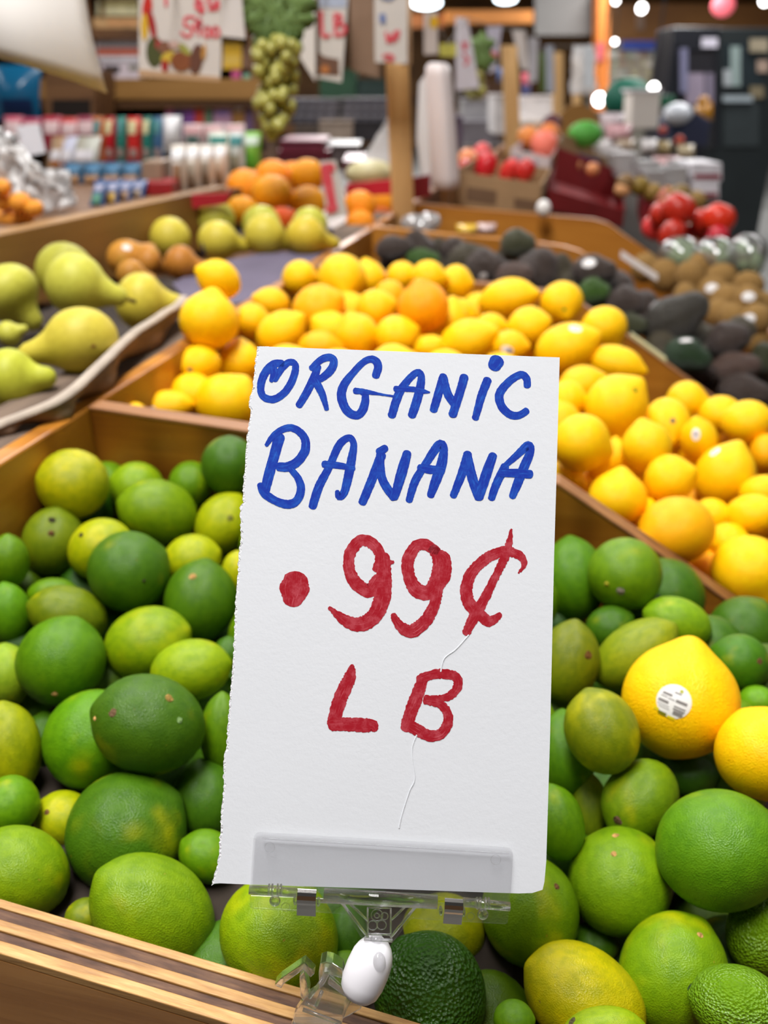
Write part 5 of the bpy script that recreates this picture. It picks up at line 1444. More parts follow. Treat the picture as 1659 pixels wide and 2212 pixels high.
for k, x0 in enumerate((192, 222, 250, 278)):
    pouch('blue_pack', (x0, 392, x0 + 32, 446 - k * 6), 1.58, .012, NAVY, ['blue pack with pictures nearest the clear bag, lower row', 'blue pack second in the lower row above the edge board', 'blue pack third in the lower row above the edge board', 'blue pack last in the lower row, beside the brown box'][k], 'snack pack', 'blue packs on the raised table', [(.1, .5, .2, .8, [C(90, 140, 120), C(220, 180, 90), C(196, 160, 130), C(180, 160, 140)][k]), (.62, .85, .2, .8, C(150, 150, 170))], lean=.03)
pack('brown_box', (305, 348, 350, 394), 1.6, .08, C(140, 116, 96), 'grey-brown box above the red one on the raised table', 'box')
pack('red_box', (306, 393, 372, 424), 1.56, .08, C(150, 30, 34), 'low dark red box at the edge board', 'box')
pack('blue_box', (350, 350, 374, 394), 1.72, .06, C(70, 90, 150), 'small blue box beside the white sachets', 'box', None, [(352, 374, 370, 390, C(44, 70, 180))])
for k, x0 in enumerate((368, 398, 428, 456)):
    pouch('white_sachet', (x0, 312, x0 + 36, 414 - k * 6), 1.78, .02, C(216, 208, 198), ['white sachet at the left of the brown and white row', 'white sachet second in the brown and white row', 'white sachet third in the brown and white row', 'white sachet by the green packs'][k], 'sachet', 'white sachets on the raised table', [(.1, .6, .25, .75, [C(150, 120, 90), C(196, 186, 170), C(160, 150, 136), C(206, 190, 170)][k]), (.72, .9, .1, .9, C(228, 228, 230))])
for k, x0 in enumerate((450, 484, 518)):
    pouch('green_pack', (x0, 284, x0 + 46, 386 - k * 4), 1.95, .022, [C(206, 212, 200), C(200, 208, 204), C(120, 176, 60)][k], ['white and green pack left in the row by the grapes', 'white pack with a teal top in the row by the grapes', 'bright green pack at the right of the row by the grapes'][k], 'snack pack', 'white and green packs on the raised table', [(.1, .5, .2, .8, [C(110, 140, 80), C(150, 150, 130), C(96, 170, 50)][k]), (.7, .9, .1, .9, [C(50, 120, 110), C(60, 120, 120), C(190, 206, 190)][k])])
for k, x0 in enumerate((395, 440, 485)):
    pouch('white_sachet', (x0, 268, x0 + 44, 312), 2.3, .02, C(220, 200, 198), ['pale sachet left in the upper row behind the white ones', 'pale sachet in the middle of the upper row', 'pale sachet right in the upper row by the grapes'][k], 'sachet', 'pale sachets in the upper row', [(.5, .9, .1, .9, C(206, 160, 160)), (.1, .4, .2, .8, C(90, 150, 140))])
pouch('white_sachet', (352, 250, 392, 330), 2.15, .03, C(226, 224, 226), 'puffy white sachet right of the blue pouch', 'sachet')
tg = upr('price_ticket', [(52, 338), (98, 330), (84, 268), (34, 272)], 1.62, .003, solid('white_ticket', C(226, 228, 236), .7, .3, 0, .02, 20), 'blank white price ticket standing at the left behind the clear bag', 'price ticket')
for k, (x0, c) in enumerate(((100, C(150, 120, 90)), (124, C(170, 170, 186)), (152, C(150, 146, 132)), (172, C(176, 176, 166)))):
    pouch('grey_sachet', (x0, 296, x0 + 36, 366), 1.95, .018, c, ['brown sachet right of the white ticket', 'silver-blue sachet behind the clear bag', 'grey sachet left of the upright pouches', 'pale grey sachet against the upright pouches'][k], 'sachet', 'dull sachets on the raised table', [(.3, .6, .2, .8, C(200, 196, 200)), (.1, .25, .3, .8, C(180, 110, 60))], lean=.04)
for k, x0 in enumerate((8, 48, 92, 130, 166)):
    pouch('magenta_pack', (x0, 250 + (k % 2) * 4, x0 + 42, 326), 2.25, .02, [C(190, 90, 110), C(170, 60, 90), C(176, 50, 70), C(206, 80, 80), C(150, 60, 80)][k], ['pink pack at the left edge under the blue sack', 'magenta pack second from the left under the blue sack', 'crimson pack behind the white ticket', 'orange-red pack right of the crimson one', 'dull pink pack beside the upright pouches'][k], 'snack pack', 'pink packs at the back of the raised table', [(.5, .85, .1, .9, C(220, 190, 190))])
sheet('clear_bag', [(60, 462), (150, 440), (60, 330), (-40, 290)], 1.32, .022, BAGW, 'crumpled clear plastic bag over the tangerines at left', 'plastic bag')
sheet('clear_bag', [(-20, 330), (50, 400), (40, 300), (-20, 270)], 1.4, .025, BAGW, 'second clear bag bunched at the left frame edge', 'plastic bag')
sheet('clear_bag', [(85, 452), (165, 436), (150, 370), (70, 360)], 1.42, .02, BAGW, 'shiny clear bag corner above the tan edge board', 'plastic bag')

# --- wooden shelf unit behind the raised table
SY = 3.6
unit = empty('shelf_unit', (-1.6, SY + .2, 0), 'dark wooden shelving with tan shelf edges behind the raised table', 'shelving')
def zat(py, Y): return U(829, py, Y).z
XL, XR = U(-60, 200, SY).x, U(566, 200, SY).x
for py in (62, 172, 214, 306, -30):
    v, f = boxv((XL, SY, zat(py, SY) - .03), (XR - XL, 0, 0), (0, .4, 0), (0, 0, .03))
    o = mk('shelf', v, f, DARKWOOD); par(o, unit)
v, f = boxv((XL, SY - .02, zat(170, SY) - .07), (XR - XL, 0, 0), (0, .02, 0), (0, 0, .07)); o = mk('shelf_edge', v, f, SHELFBOARD); par(o, unit)
v, f = boxv((XL, SY + .4, 0), (XR - XL, 0, 0), (0, .02, 0), (0, 0, zat(-60, SY))); o = mk('back_panel', v, f, solid('dark_back', C(60, 44, 34), .8, .2)); par(o, unit)
for x in (XL, U(192, 200, SY).x, XR - .04):
    v, f = boxv((x, SY, 0), (.04, 0, 0), (0, .4, 0), (0, 0, zat(-60, SY))); o = mk('upright', v, f, DARKWOOD); par(o, unit)
GY = SY + .03
goods = [
 ((208, -18, 298, 34), C(226, 220, 176), 'bright cream carton on the top shelf at left', [(215, 4, 296, 14, C(196, 186, 120)), (216, -10, 226, 34, C(120, 90, 50))]),  # cream box coloured bright in place of a shelf light tube
 ((200, 38, 300, 62), C(198, 160, 112), 'low tan carton under the bright cream box', [(232, 44, 296, 54, C(206, 150, 100))]),
 ((206, 76, 300, 132), C(222, 220, 226), 'white carton with an orange-red stripe', [(210, 104, 300, 120, C(206, 108, 84)), (212, 90, 300, 103, C(160, 160, 164))]),
 ((216, 134, 300, 172), C(214, 202, 210), 'white carton with a black window', [(224, 142, 258, 158, C(30, 28, 28)), (278, 140, 298, 152, C(130, 130, 116))]),
 ((206, 178, 266, 213), C(176, 174, 150), 'pale green-grey pack on the lower shelf', [(236, 192, 262, 204, C(170, 180, 100))]),
 ((266, 178, 300, 213), C(190, 60, 76), 'red pack between the pale green and the dark green one', []),
 ((302, 180, 336, 213), C(96, 124, 104), 'dark green pack on the lower shelf', []),
 ((346, 184, 392, 213), C(214, 196, 200), 'white pack on the lower shelf', []),
 ((392, 182, 440, 213), C(186, 140, 116), 'reddish-brown pack on the lower shelf', []),
 ((440, 176, 482, 213), C(206, 186, 160), 'beige pack right of the reddish-brown one', []),
 ((480, 92, 522, 150), C(222, 178, 44), 'yellow box above the shelf edge by the grapes', [(484, 120, 518, 140, C(226, 190, 90))]),
 ((474, 94, 481, 150), C(110, 116, 150), 'slim blue box left of the yellow one', []),
 ((522, 98, 560, 150), C(128, 96, 76), 'brown box right of the yellow one', []),
 ((358, 230, 374, 296), C(196, 110, 150), 'pink pack at the left of the bright row', []),
 ((374, 232, 396, 300), C(104, 84, 130), 'dark purple pack in the bright row', []),
 ((396, 224, 419, 296), C(136, 80, 160), 'violet pack in the bright row', []),
 ((419, 220, 441, 300), C(206, 70, 56), 'red-orange pack in the bright row', []),
 ((441, 206, 457, 300), C(110, 140, 110), 'green pack in the bright row', []),
 ((460, 216, 500, 290), C(196, 150, 176), 'lilac pack in the bright row', [(466, 236, 494, 250, C(160, 130, 190))]),
 ((500, 152, 520, 213), C(190, 80, 130), 'magenta pack behind the grapes', []),
 ((524, 160, 558, 213), C(140, 190, 160), 'mint pack behind the grapes', []),
 ((502, 224, 530, 300), C(170, 120, 60), 'ochre pack at the right end of the bright row', [(506, 226, 524, 240, C(220, 220, 226))]),
 ((530, 222, 560, 300), C(110, 84, 120), 'dull violet pack behind the grapes', []),
]
for r, c, lab, bands in goods:
    pack('grocery_pack', r, GY, .16, c, lab, 'grocery pack', 'packs on the wooden shelves', bands)
tub = pouch('blue_sack', (-20, 140, 88, 262), 3.0, .05, C(20, 92, 130), 'blue glossy sack at the left edge below the cream card', 'sack', None, [(.1, .4, .3, .9, C(14, 40, 84))], GLOSSY)
pack('dark_bin', (96, 150, 204, 900), 3.3, .25, C(92, 62, 38), 'dark brown wooden bin beside the blue sack', 'bin', None, [(112, 215, 196, 252, C(30, 20, 14))], DARKWOOD)

# --- tables and stacks further back, left of and behind the posts
BY = 4.4
bt = empty('back_table', (-.2, BY + .3, 0), 'low table carrying black trays and cartons behind the oranges', 'table')
v, f = boxv((U(590, 268, BY).x, BY, zat(268, BY) - .04), (U(860, 268, BY).x - U(590, 268, BY).x, 0, 0), (0, .6, 0), (0, 0, .04)); o = mk('table_top', v, f, DARKWOOD); par(o, bt)
v, f = boxv((U(590, 268, BY).x, BY + .02, zat(350, BY) - .04), (U(860, 268, BY).x - U(590, 268, BY).x, 0, 0), (0, .6, 0), (0, 0, .04)); o = mk('lower_shelf', v, f, DARKWOOD); par(o, bt)
for x in (592, 850):
    v, f = boxv((U(x, 268, BY).x, BY + .05, 0), (.05, 0, 0), (0, .05, 0), (0, 0, zat(268, BY) - .04)); o = mk('leg', v, f, DARKWOOD); par(o, bt)
for k, (x0, x1, y0, y1) in enumerate([(622, 738, 214, 230), (740, 850, 212, 230), (616, 736, 231, 248), (738, 850, 231, 248), (612, 734, 249, 266), (736, 850, 249, 266)]):
    lab = ['black ridged tray top left in the stack', 'black ridged tray top right in the stack', 'black ridged tray middle left in the stack', 'black ridged tray middle right in the stack', 'black ridged tray bottom left in the stack', 'black ridged tray bottom right in the stack'][k]
    o = upr('black_tray', [(x0 + 4, y1), (x1 - 4, y1), (x1, y0), (x0, y0)], BY + .02, .27, GLOSSY, lab, 'tray', 'black trays on the back table', None, C(58, 58, 66))
    for q in range(5):
        xa = x0 + 8 + q * (x1 - x0 - 16) / 5
        upr('rib', rect(xa, y0 + 3, xa + 12, y1 - 2), BY + .014, .008, GLOSSY, parent=o, color=C(96, 96, 108))
    upr('rim', rect(x0 - 2, y0 - 1, x1 + 2, y0 + 3), BY + .01, .29, GLOSSY, parent=o, color=C(150, 146, 150))
for k, (r, c, lab, Y) in enumerate([((690, 150, 770, 263), C(34, 76, 50), 'dark green crate behind the hanging cards', 4.73), ((772, 172, 842, 263), C(26, 52, 46), 'blackish green crate left of the nearest post', 4.73), ((690, 262, 762, 306), C(158, 142, 128), 'beige carton under the black trays', 4.3),
   ((762, 262, 846, 306), C(44, 42, 46), 'black crate right of the beige carton', 4.35), ((636, 270, 692, 306), C(96, 84, 76), 'dull brown crate left of the beige carton', 4.35), ((606, 304, 700, 326), C(112, 40, 58), 'upper maroon tray behind the oranges', 3.0), ((600, 326, 712, 350), C(104, 28, 44), 'lower maroon tray behind the oranges', 3.0),
   ((700, 314, 776, 350), C(88, 78, 78), 'grey-brown crate right of the maroon trays', 3.1), ((742, 348, 790, 386), C(120, 76, 88), 'dusty pink crate behind the price ticket', 2.6), ((1000, 214, 1076, 262), C(150, 148, 150), 'pale grey crate left of the second post', 5.4), ((1000, 262, 1080, 312), C(118, 114, 120), 'darker grey crate left of the second post', 5.2),
   ((1068, 204, 1100, 290), C(212, 208, 208), 'white carton against the second post', 4.8), ((1124, 208, 1204, 262), C(212, 206, 206), 'white carton stack right of the second post', 7.0), ((1120, 262, 1200, 300), C(186, 180, 172), 'greyish carton below the white stack', 6.8), ((1052, 178, 1092, 213), C(84, 56, 34), 'brown crate behind the second post', 5.42), ((990, 180, 1012, 214), C(60, 50, 44), 'dark crate right of the bag roll', 5.6), ((974, 252, 1000, 322), C(84, 70, 88), 'purple-grey crate right of the bag roll', 4.0)]):
    o = upr('crate', rect(*r), Y, .3, GOODS, lab, 'crate', 'crates behind the stand', None, c, bevel=.004)
    upr('rim', rect(r[0] - 1, r[1] - 1, r[2] + 1, r[1] + 4), Y - .008, .31, GOODS, parent=o, color=tuple(q * 1.2 for q in c))
o = mk('back_counter', *boxv((U(972, 316, 5.3).x, 5.1, 0), (U(1088, 316, 5.3).x - U(972, 316, 5.3).x, 0, 0), (0, .7, 0), (0, 0, zat(314, 5.1))), solid('counter_grey', C(120, 116, 114), .6, .3, 0, .1, 4), loc=(U(1030, 316, 5.3).x, 5.4, 0)); tag(o, 'grey counter under the crates left of the second post', 'counter')
bag = pouch('pink_pack', (1126, 158, 1146, 182), 7.15, .03, C(206, 96, 110), 'pink pack right of the second post', 'pack')
pouch('navy_pack', (1126, 182, 1146, 209), 7.15, .03, C(44, 46, 92), 'navy pack under the pink one', 'pack')
pouch('blue_pack', (1074, 146, 1092, 179), 5.55, .03, C(84, 110, 160), 'small blue pack left of the second post', 'pack')

# --- the tomato section of the stand: cartons on the slope
def opencarton(name, a, ex, ey, h, wall, mat, label, cat, color=None, prints=(), pcol=C(110, 84, 62), group=None, hb=1.0):
    """open box: base corner a, edges ex (front) and ey (depth), height h"""
    a, ex, ey = Vector(a), Vector(ex), Vector(ey); up = Vector((0, 0, h)); ux = ex.normalized() * wall; uy = ey.normalized() * wall
    o = mk('box_bottom', *boxv(a, ex, ey, (0, 0, wall)), mat, color=color)
    o.name = name
    bpy_loc = a + ex / 2
    for v in o.data.vertices: v.co -= bpy_loc
    o.matrix_basis = Matrix.Translation(bpy_loc)
    tag(o, label, cat, group)
    for nme, vf in (('front_panel', boxv(a, ex, uy, up)), ('back_panel', boxv(a + ey - uy, ex, uy, up * hb)), ('side_panel', boxv(a, ux, ey, up)), ('side_panel', boxv(a + ex - ux, ux, ey, up))):
        w = mk(nme, *vf, mat, parent=o, color=color, bevel=.001)
        if nme == 'front_panel':
            for (s0, s1, t0, t1) in prints:
                b = a + ex * s0 + up * t0 - uy * .3
                mk('print', *boxv(b, ex * (s1 - s0), uy * .2, up * (t1 - t0)), MATTE, parent=w, color=pcol)
    return o
a = P(976, 444, -.235); b = P(1166, 472, -.26)
opencarton('tomato_carton', a, b - a, TV * .42, .072, .004, BOXCARD, 'tan carton of red tomatoes with dark printing right of the bag roll', 'carton', None, [(.16, .5, .2, .62), (.7, .98, .2, .5)])
a = P(1168, 452, -.255) + NV * .014; b = P(1345, 492, -.35)
opencarton('red_carton', a, b - a, TV * .34 + Vector((0, 0, .03)), .046, .004, MATTE, 'dark red open carton sloping down beside the tan tomato carton', 'carton', C(140, 30, 34), hb=1.9)
a = P(1100, 362, -.2); b = P(1186, 384, -.215)
opencarton('peach_carton', a, b - a, TV * .5, .05, .004, MATTE, 'pale printed carton of peaches behind the red carton', 'carton', C(196, 182, 180), [(.1, .7, .3, .7)], C(150, 146, 156))
a = P(1198, 380, -.22); b = P(1335, 410, -.29)
opencarton('blue_print_carton', a, b - a, TV * .5, .085, .004, BOXCARD, 'tan carton with a blue print above the red carton', 'carton', None, [(.3, .65, .45, .85)], C(44, 60, 130))
a = P(1200, 330, -.2); b = P(1310, 362, -.28)
opencarton('white_edge_carton', a, b - a, TV * .9, .05, .006, MATTE, 'long carton with a white front edge below the green bag', 'carton', C(214, 208, 206))
a = P(1384, 486, -.36); b = P(1424, 512, -.4)
opencarton('red_carton', a, b - a, TV * .3, .06, .004, MATTE, 'small red carton left of the loose tomatoes', 'carton', C(150, 36, 44))
PEACH = solid('peach_skin', None, .5, .3, 0, .15, 20)
for (x, y, r, d, c, lab) in [(1176, 312, 30, 2.75, C(232, 120, 100), 'big pink peach on the heap'), (1186, 290, 24, 2.9, C(232, 130, 60), 'orange peach behind the big pink one'), (1140, 296, 24, 2.8, C(226, 140, 70), 'orange peach by the foot of the second post'), (1164, 300, 20, 3.0, C(150, 84, 50), 'shaded brown peach in the middle'), (1192, 268, 22, 3.1, C(88, 40, 48), 'dark plum on top of the peach heap'), (1280, 366, 15, 2.3, C(214, 140, 90), 'small peach in the blue printed carton at left'), (1244, 356, 13, 2.4, C(220, 150, 100), 'small peach in the blue printed carton at right')]:
    R = r * d / F_PX
    o = mk('plum' if 'plum' in lab else 'peach', *blob(W(x, y, d), R, R, R * .95, 16, 12), PEACH, loc=W(x, y, d), smooth=True, color=c); tag(o, lab, 'peach' if 'plum' not in lab else 'plum', 'peaches')
lid = upr('carton_lid', [(1190, 292), (1300, 300), (1296, 258), (1280, 236), (1254, 224), (1230, 228), (1212, 246), (1200, 268)], 3.6, .02, solid('kraft_lid', C(136, 98, 50), .8, .2, 0, .1, 8), 'rounded brown carton lid standing behind the green bag', 'carton lid')
o = mk('green_bag', *blob(W(1264, 290, 2.9), .06, .05, .042, 16, 12), solid('green_mesh', C(84, 160, 64), .6, .3, 0, .2, 60), loc=W(1264, 310, 2.9), smooth=True); tag(o, 'bright green bag in front of the rounded carton lid', 'bag')
for k, (x0, y0, x1, y1, d, c) in enumerate([(1296, 244, 1350, 280, 3.6, C(200, 186, 190)), (1308, 268, 1366, 308, 3.4, C(206, 160, 164)), (1330, 300, 1372, 330, 3.3, C(160, 140, 120)), (1384, 300, 1420, 334, 3.2, C(206, 200, 200)), (1420, 304, 1450, 338, 3.2, C(150, 130, 90)), (1462, 312, 1500, 345, 3.1, C(176, 160, 130)), (1410, 338, 1470, 372, 2.9, C(200, 160, 160)), (1250, 300, 1320, 330, 3.2, C(196, 190, 186))]):
    o = pouch('wrapped_pack', (x0, y0, x1, y1), d * 1.05, .05, c, ['pale wrapped pack topmost behind the carton lid', 'pinkish wrapped pack right of the carton lid', 'dull brown wrapped pack in the far heap', 'white wrapped pack in the far heap', 'olive wrapped pack in the far heap', 'tan wrapped pack at the right end of the far heap', 'rosy wrapped pack above the clear boxes', 'white wrapped pack beside the green bag'][k], 'wrapped pack', 'wrapped packs on the far slope', mat=GLOSSY)
CLAM = film('clamshell', (.95, .95, .96), .12, .62, .15)
for k, (x0, y0, x1, y1, d) in enumerate([(1296, 322, 1344, 356, 2.75), (1326, 334, 1380, 382, 2.6), (1376, 352, 1424, 394, 2.55), (1392, 372, 1440, 408, 2.45), (1436, 364, 1486, 402, 2.5), (1462, 352, 1500, 380, 2.6)]):
    Y = d * 1.05
    o = upr('clear_box', [(x0 + 3, y1), (x1 - 3, y1), (x1, y0 + 4), (x1 - 4, y0), (x0 + 4, y0), (x0, y0 + 4)], Y, .09, CLAM, ['clear fruit box leftmost in the shiny row', 'clear fruit box with the brightest glint', 'clear fruit box in the middle of the shiny row', 'clear fruit box lowest in the shiny row', 'clear fruit box right in the shiny row', 'clear fruit box behind the white and red cartons'][k], 'plastic box', 'clear boxes on the far slope', bevel=.003)
    upr('lid', rect(x0 - 1, y0 - 3, x1 + 1, y0 + 3), Y - .004, .1, CLAM, parent=o)
for k, (y0, y1) in enumerate(((352, 392), (392, 430))):
    pack('white_red_carton', (1494 + 2 * k, y0, 1560 - 6 * k, y1), 2.62, .16, C(216, 212, 218), ['upper white carton with a dark red band', 'lower white carton with a dark red band'][k], 'carton', 'white and red cartons', [(1500, y0 + 24, 1556 - 6 * k, y0 + 35, C(134, 44, 60))])
for k, (x, y, r, c) in enumerate([(1352, 396, 22, C(120, 90, 50)), (1382, 402, 22, C(136, 110, 40)), (1410, 416, 22, C(140, 110, 50)), (1345, 410, 18, C(206, 150, 100)), (1424, 424, 20, C(210, 130, 110)), (1470, 420, 24, C(130, 104, 54)), (1502, 434, 24, C(140, 110, 56)), (1434, 438, 18, C(206, 140, 50))]):
    R = r * 2.1 / F_PX
    o = mk('pear_apple', *blob(W(x, y, 2.12), R, R, R * .9, 14, 10), PEACH, loc=W(x, y, 2.12), smooth=True, color=c)
    tag(o, ['brown fruit leftmost below the clear boxes', 'olive fruit left of the middle below the clear boxes', 'brown-olive fruit in the middle below the clear boxes', 'peach-coloured fruit at the red carton', 'pink fruit above the loose tomatoes', 'brown fruit above the topmost tomato', 'brown fruit under the white and red cartons', 'orange fruit left of the topmost tomato'][k], 'fruit', 'mixed fruit below the clear boxes')
# bagged greens at the right end
GREENS = solid('bagged_leaf', None, .5, .3, 0, .3, 40)
for k, (x, y, w, h, d) in enumerate([(1470, 545, 46, 34, 1.72), (1545, 552, 46, 40, 1.66), (1612, 550, 40, 44, 1.64)]):
    k_ = d / F_PX
    o = mk('bagged_greens', *blob(W(x, y, d), w * k_, .05, h * k_, 18, 12), film('greens_bag', (.95, .96, .95), .1, .25, .15), loc=W(x, y + h, d), smooth=True)
    tag(o, ['clear bag of pale greens under the lowest tomato', 'clear bag of greens in the middle of the three', 'clear bag of greens at the right end of the stand'][k], 'bagged greens', 'bags of greens at the right end')
    r2 = random.Random(k)
    for q in range(9):
        c = W(x + r2.uniform(-.62, .62) * w, y + r2.uniform(-.4, .6) * h, d + r2.uniform(-.01, .015))
        g = r2.uniform(.75, 1.25)
        mk('leafy_stem', *blob(c, .010 + r2.uniform(0, .006), .008, .012 + r2.uniform(0, .008), 8, 6), GREENS, parent=o, smooth=True, color=tuple(min(1, v * g) for v in C(140, 164, 118)))
# small things in the narrow bin and on its board
o = mk('garlic_bulb', *blob(W(1174, 450, 1.74), .015, .015, .017, 14, 10), solid('garlic_skin', C(236, 232, 228), .5, .3, 0, .04, 30), loc=W(1174, 466, 1.74), smooth=True); tag(o, 'white garlic bulb on top of the bin board before the tan carton', 'garlic')
for k, (x0, y0, x1, y1, c) in enumerate([(985, 484, 1032, 508, C(220, 180, 70)), (1030, 482, 1072, 506, C(196, 170, 166)), (1370, 0, 0, 0, None)]):
    if c: pouch('small_pack', (x0, y0, x1, y1), 1.66, .02, c, ['yellow glossy pack in the narrow bin', 'pinkish glossy pack in the narrow bin'][k], 'pack', None, (), GLOSSY)
for k, (x, y) in enumerate(((892, 482), (926, 478), (912, 490))):
    o = mk('net_bag', *blob(W(x, y, 1.6), .024, .02, .017, 12, 8), CLAM, loc=W(x, y + 16, 1.6), smooth=True); tag(o, ['shiny clear wrap leftmost in the narrow bin', 'shiny clear wrap right in the narrow bin', 'shiny clear wrap lowest in the narrow bin'][k], 'plastic wrap', 'clear wraps in the narrow bin')
o = mk('paper_label', *boxv(P(1340, 556, -.275), NV * .07 + Vector((0, 0, -.04)), TV * .004, (0, 0, .012)), STICK, loc=P(1340, 556, -.28)); tag(o, 'pale label strip lying on the board behind the lone stickered avocado', 'label')
o = mk('paper_label', *boxv(BP(.605, .435, prof(.435) - .001), NV * .05 + Vector((0, 0, -.032)), TV * .012, (0, 0, .006)), solid('yellow_label', C(206, 200, 150), .5, .4), loc=BP(.605, .435, prof(.435))); tag(o, 'pale yellow label on the divider edge below the dark green avocado', 'label')

# --- far end of the shop
CAB = solid('black_cabinet', C(22, 24, 32), .35, .5, 0, .1, 3)
Y = 8.0
cool = empty('drinks_cooler', (U(1530, 300, Y).x, Y, 0), 'tall black upright cooler with a lilac poster behind its door at far right', 'cooler')
def cpart(nm, r, dy, th, mat, color=None):
    o = upr(nm, rect(*r), Y + dy, th, mat, parent=cool, color=color); return o
zb = U(1458, 330, Y)
x0, x1 = U(1456, 60, Y).x, U(1556, 60, Y).x
o = mk('cabinet', *boxv((x0, Y, 0), (x1 - x0, 0, 0), (0, .5, 0), (0, 0, zat(58, Y))), CAB, bevel=.01); par(o, cool)
cpart('door_frame', (1466, 98, 1552, 108), -.03, .03, CAB); cpart('door_frame', (1466, 98, 1472, 320), -.03, .03, CAB); cpart('door_frame', (1546, 98, 1552, 320), -.03, .03, CAB)
cpart('door_glass', (1472, 108, 1546, 320), -.02, .01, film('cooler_glass', (.9, .9, .94), .03, .02, .03, .4))
cpart('poster', (1482, 158, 1522, 226), -.012, .006, MATTE, C(176, 162, 176)); cpart('poster', (1526, 158, 1542, 226), -.012, .006, MATTE, C(150, 140, 156))
cpart('door_handle', (1470, 104, 1486, 200), -.06, .03, solid('cooler_handle', C(110, 110, 136), .3, .5)); cpart('header_tag', (1516, 82, 1550, 102), -.04, .01, MATTE, C(196, 192, 206))
cool2 = empty('display_fridge', (U(1610, 300, 8.0).x, 8.0, 0), 'grey glass-fronted display fridge beside the black cooler', 'fridge')
Y = 8.02
def fpart(nm, r, dy, th, mat, color=None):
    o = upr(nm, rect(*r), Y + dy, th, mat, parent=cool2, color=color); return o
x0, x1 = U(1556, 60, 8.0).x + .012, U(1720, 60, Y).x
o = mk('cabinet', *boxv((x0, Y, 0), (x1 - x0, 0, 0), (0, .7, 0), (0, 0, zat(60, Y))), solid('dark_green_cabinet', C(26, 32, 34), .4, .5, 0, .2, 2), bevel=.01); par(o, cool2)
fpart('glass_panel', (1562, 92, 1650, 190), -.014, .012, GLOSSY, C(36, 44, 48)); fpart('glass_panel', (1562, 212, 1640, 316), -.014, .012, GLOSSY, C(50, 56, 58))
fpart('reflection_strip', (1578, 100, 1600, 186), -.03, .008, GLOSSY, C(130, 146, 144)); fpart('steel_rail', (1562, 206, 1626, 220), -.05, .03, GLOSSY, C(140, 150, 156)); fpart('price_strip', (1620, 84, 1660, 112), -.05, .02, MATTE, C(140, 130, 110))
fpart('shelf_goods', (1563, 150, 1580, 186), -.03, .01, MATTE, C(150, 156, 160)); fpart('shelf_goods', (1636, 130, 1660, 156), -.03, .01, MATTE, C(150, 130, 116)); fpart('shelf_goods', (1620, 186, 1650, 212), -.03, .01, MATTE, C(110, 100, 78))
# grocery shelving on the far wall
Y = 13.5
gs = empty('grocery_shelving', (U(1375, 190, Y).x, Y + .3, 0), 'far grocery shelving with a blue valance left of the cooler', 'shelving')
x0, x1 = U(1296, 100, Y).x, U(1458, 100, Y).x
o = mk('back_panel', *boxv((x0, Y + .5, 0), (x1 - x0, 0, 0), (0, .03, 0), (0, 0, zat(86, Y))), solid('grey_back', C(120, 116, 106), .7, .3)); par(o, gs)
for py in (124, 143, 162, 181, 200):
    o = mk('shelf', *boxv((x0, Y, zat(py, Y) - .03), (x1 - x0, 0, 0), (0, .5, 0), (0, 0, .03)), solid('shelf_grey', C(150, 144, 130), .6, .3)); par(o, gs)
o = upr('valance', rect(1344, 88, 1456, 108), Y - .06, .04, MATTE, parent=gs, color=C(40, 58, 130))
rn = random.Random(11)
for py in (124, 143, 162, 181, 200):
    x = 1298
    while x < 1448:
        w = rn.uniform(9, 15)
        c = rn.choice([C(180, 172, 140), C(170, 176, 170), C(150, 140, 110), C(196, 190, 180), C(150, 120, 100), C(160, 170, 150), C(140, 130, 120)])
        pack('shelf_carton', (x, py - rn.uniform(11, 15), x + w - 1, py), Y + .05, .2, c, 'small dull carton on the far grocery shelving', 'carton', 'cartons on the far shelving', bevel=0)
        x += w
upr('red_banner', rect(1290, 92, 1306, 132), 12.17, .03, MATTE, 'narrow red banner at the foot of the orange column', 'banner', None, None, C(190, 90, 96))
# column, board, beam, lamps
tag(upr('trim_1', [(1290, 240), (1314, 240), (1316, -30), (1292, -30)], 12.2, .3, solid('orange_wood', C(214, 122, 50), .5, .4, 0, .06, 2)), kind='structure')
tag(upr('trim_2', rect(962, 22, 1152, 50), 15.0, .3, solid('orange_beam', C(216, 140, 70), .5, .4, 0, .08, 2)), kind='structure')
tag(upr('trim_4', rect(1318, 8, 1760, 94), 14.3, .1, wood('wood_fascia', C(132, 88, 40), C(154, 108, 56), C(84, 54, 24), .5, 2.2, .6)), kind='structure')
tag(upr('trim_3', rect(880, 30, 962, 60), 15.2, .3, solid('brown_beam', C(150, 90, 44), .5, .4, 0, .08, 2)), kind='structure')
upr('ceiling_board', rect(1156, -30, 1290, 76), 12.6, .05, solid('grey_panel', C(112, 110, 108), .6, .3, 0, .04, 1), 'big grey board hanging from the ceiling left of the orange column', 'board')
LAMPW = glow('lamp_white', (0.85, 0.95, 1.0), 9)
for k, (x, y, r, Y) in enumerate([(920, 6, 34, 9.0), (1092, -2, 24, 12.0)]):
    c = U(x, y, Y); R = r * Y / 1.16 / F_PX
    lamp = empty('pendant_lamp', c, ['near round white lamp glowing above the bag roll', 'farther round white lamp above the orange beam'][k], 'lamp', 'round ceiling lamps')
    o = mk('bulb_disc', *blob(c, R, R, R * .36, 18, 8), LAMPW, smooth=True); par(o, lamp)
    o = mk('rod', *tube(c + Vector((0, 0, R * .3)), (c.x, c.y, RZ), .015), CAB); par(o, lamp)
    o = mk('shade', *tube(c + Vector((0, 0, R * .2)), c + Vector((0, 0, R * .5)), R * 1.02, R * .5, 18), CAB); par(o, lamp)
SPOT = glow('lamp_spot', (1, .97, .95), 14)
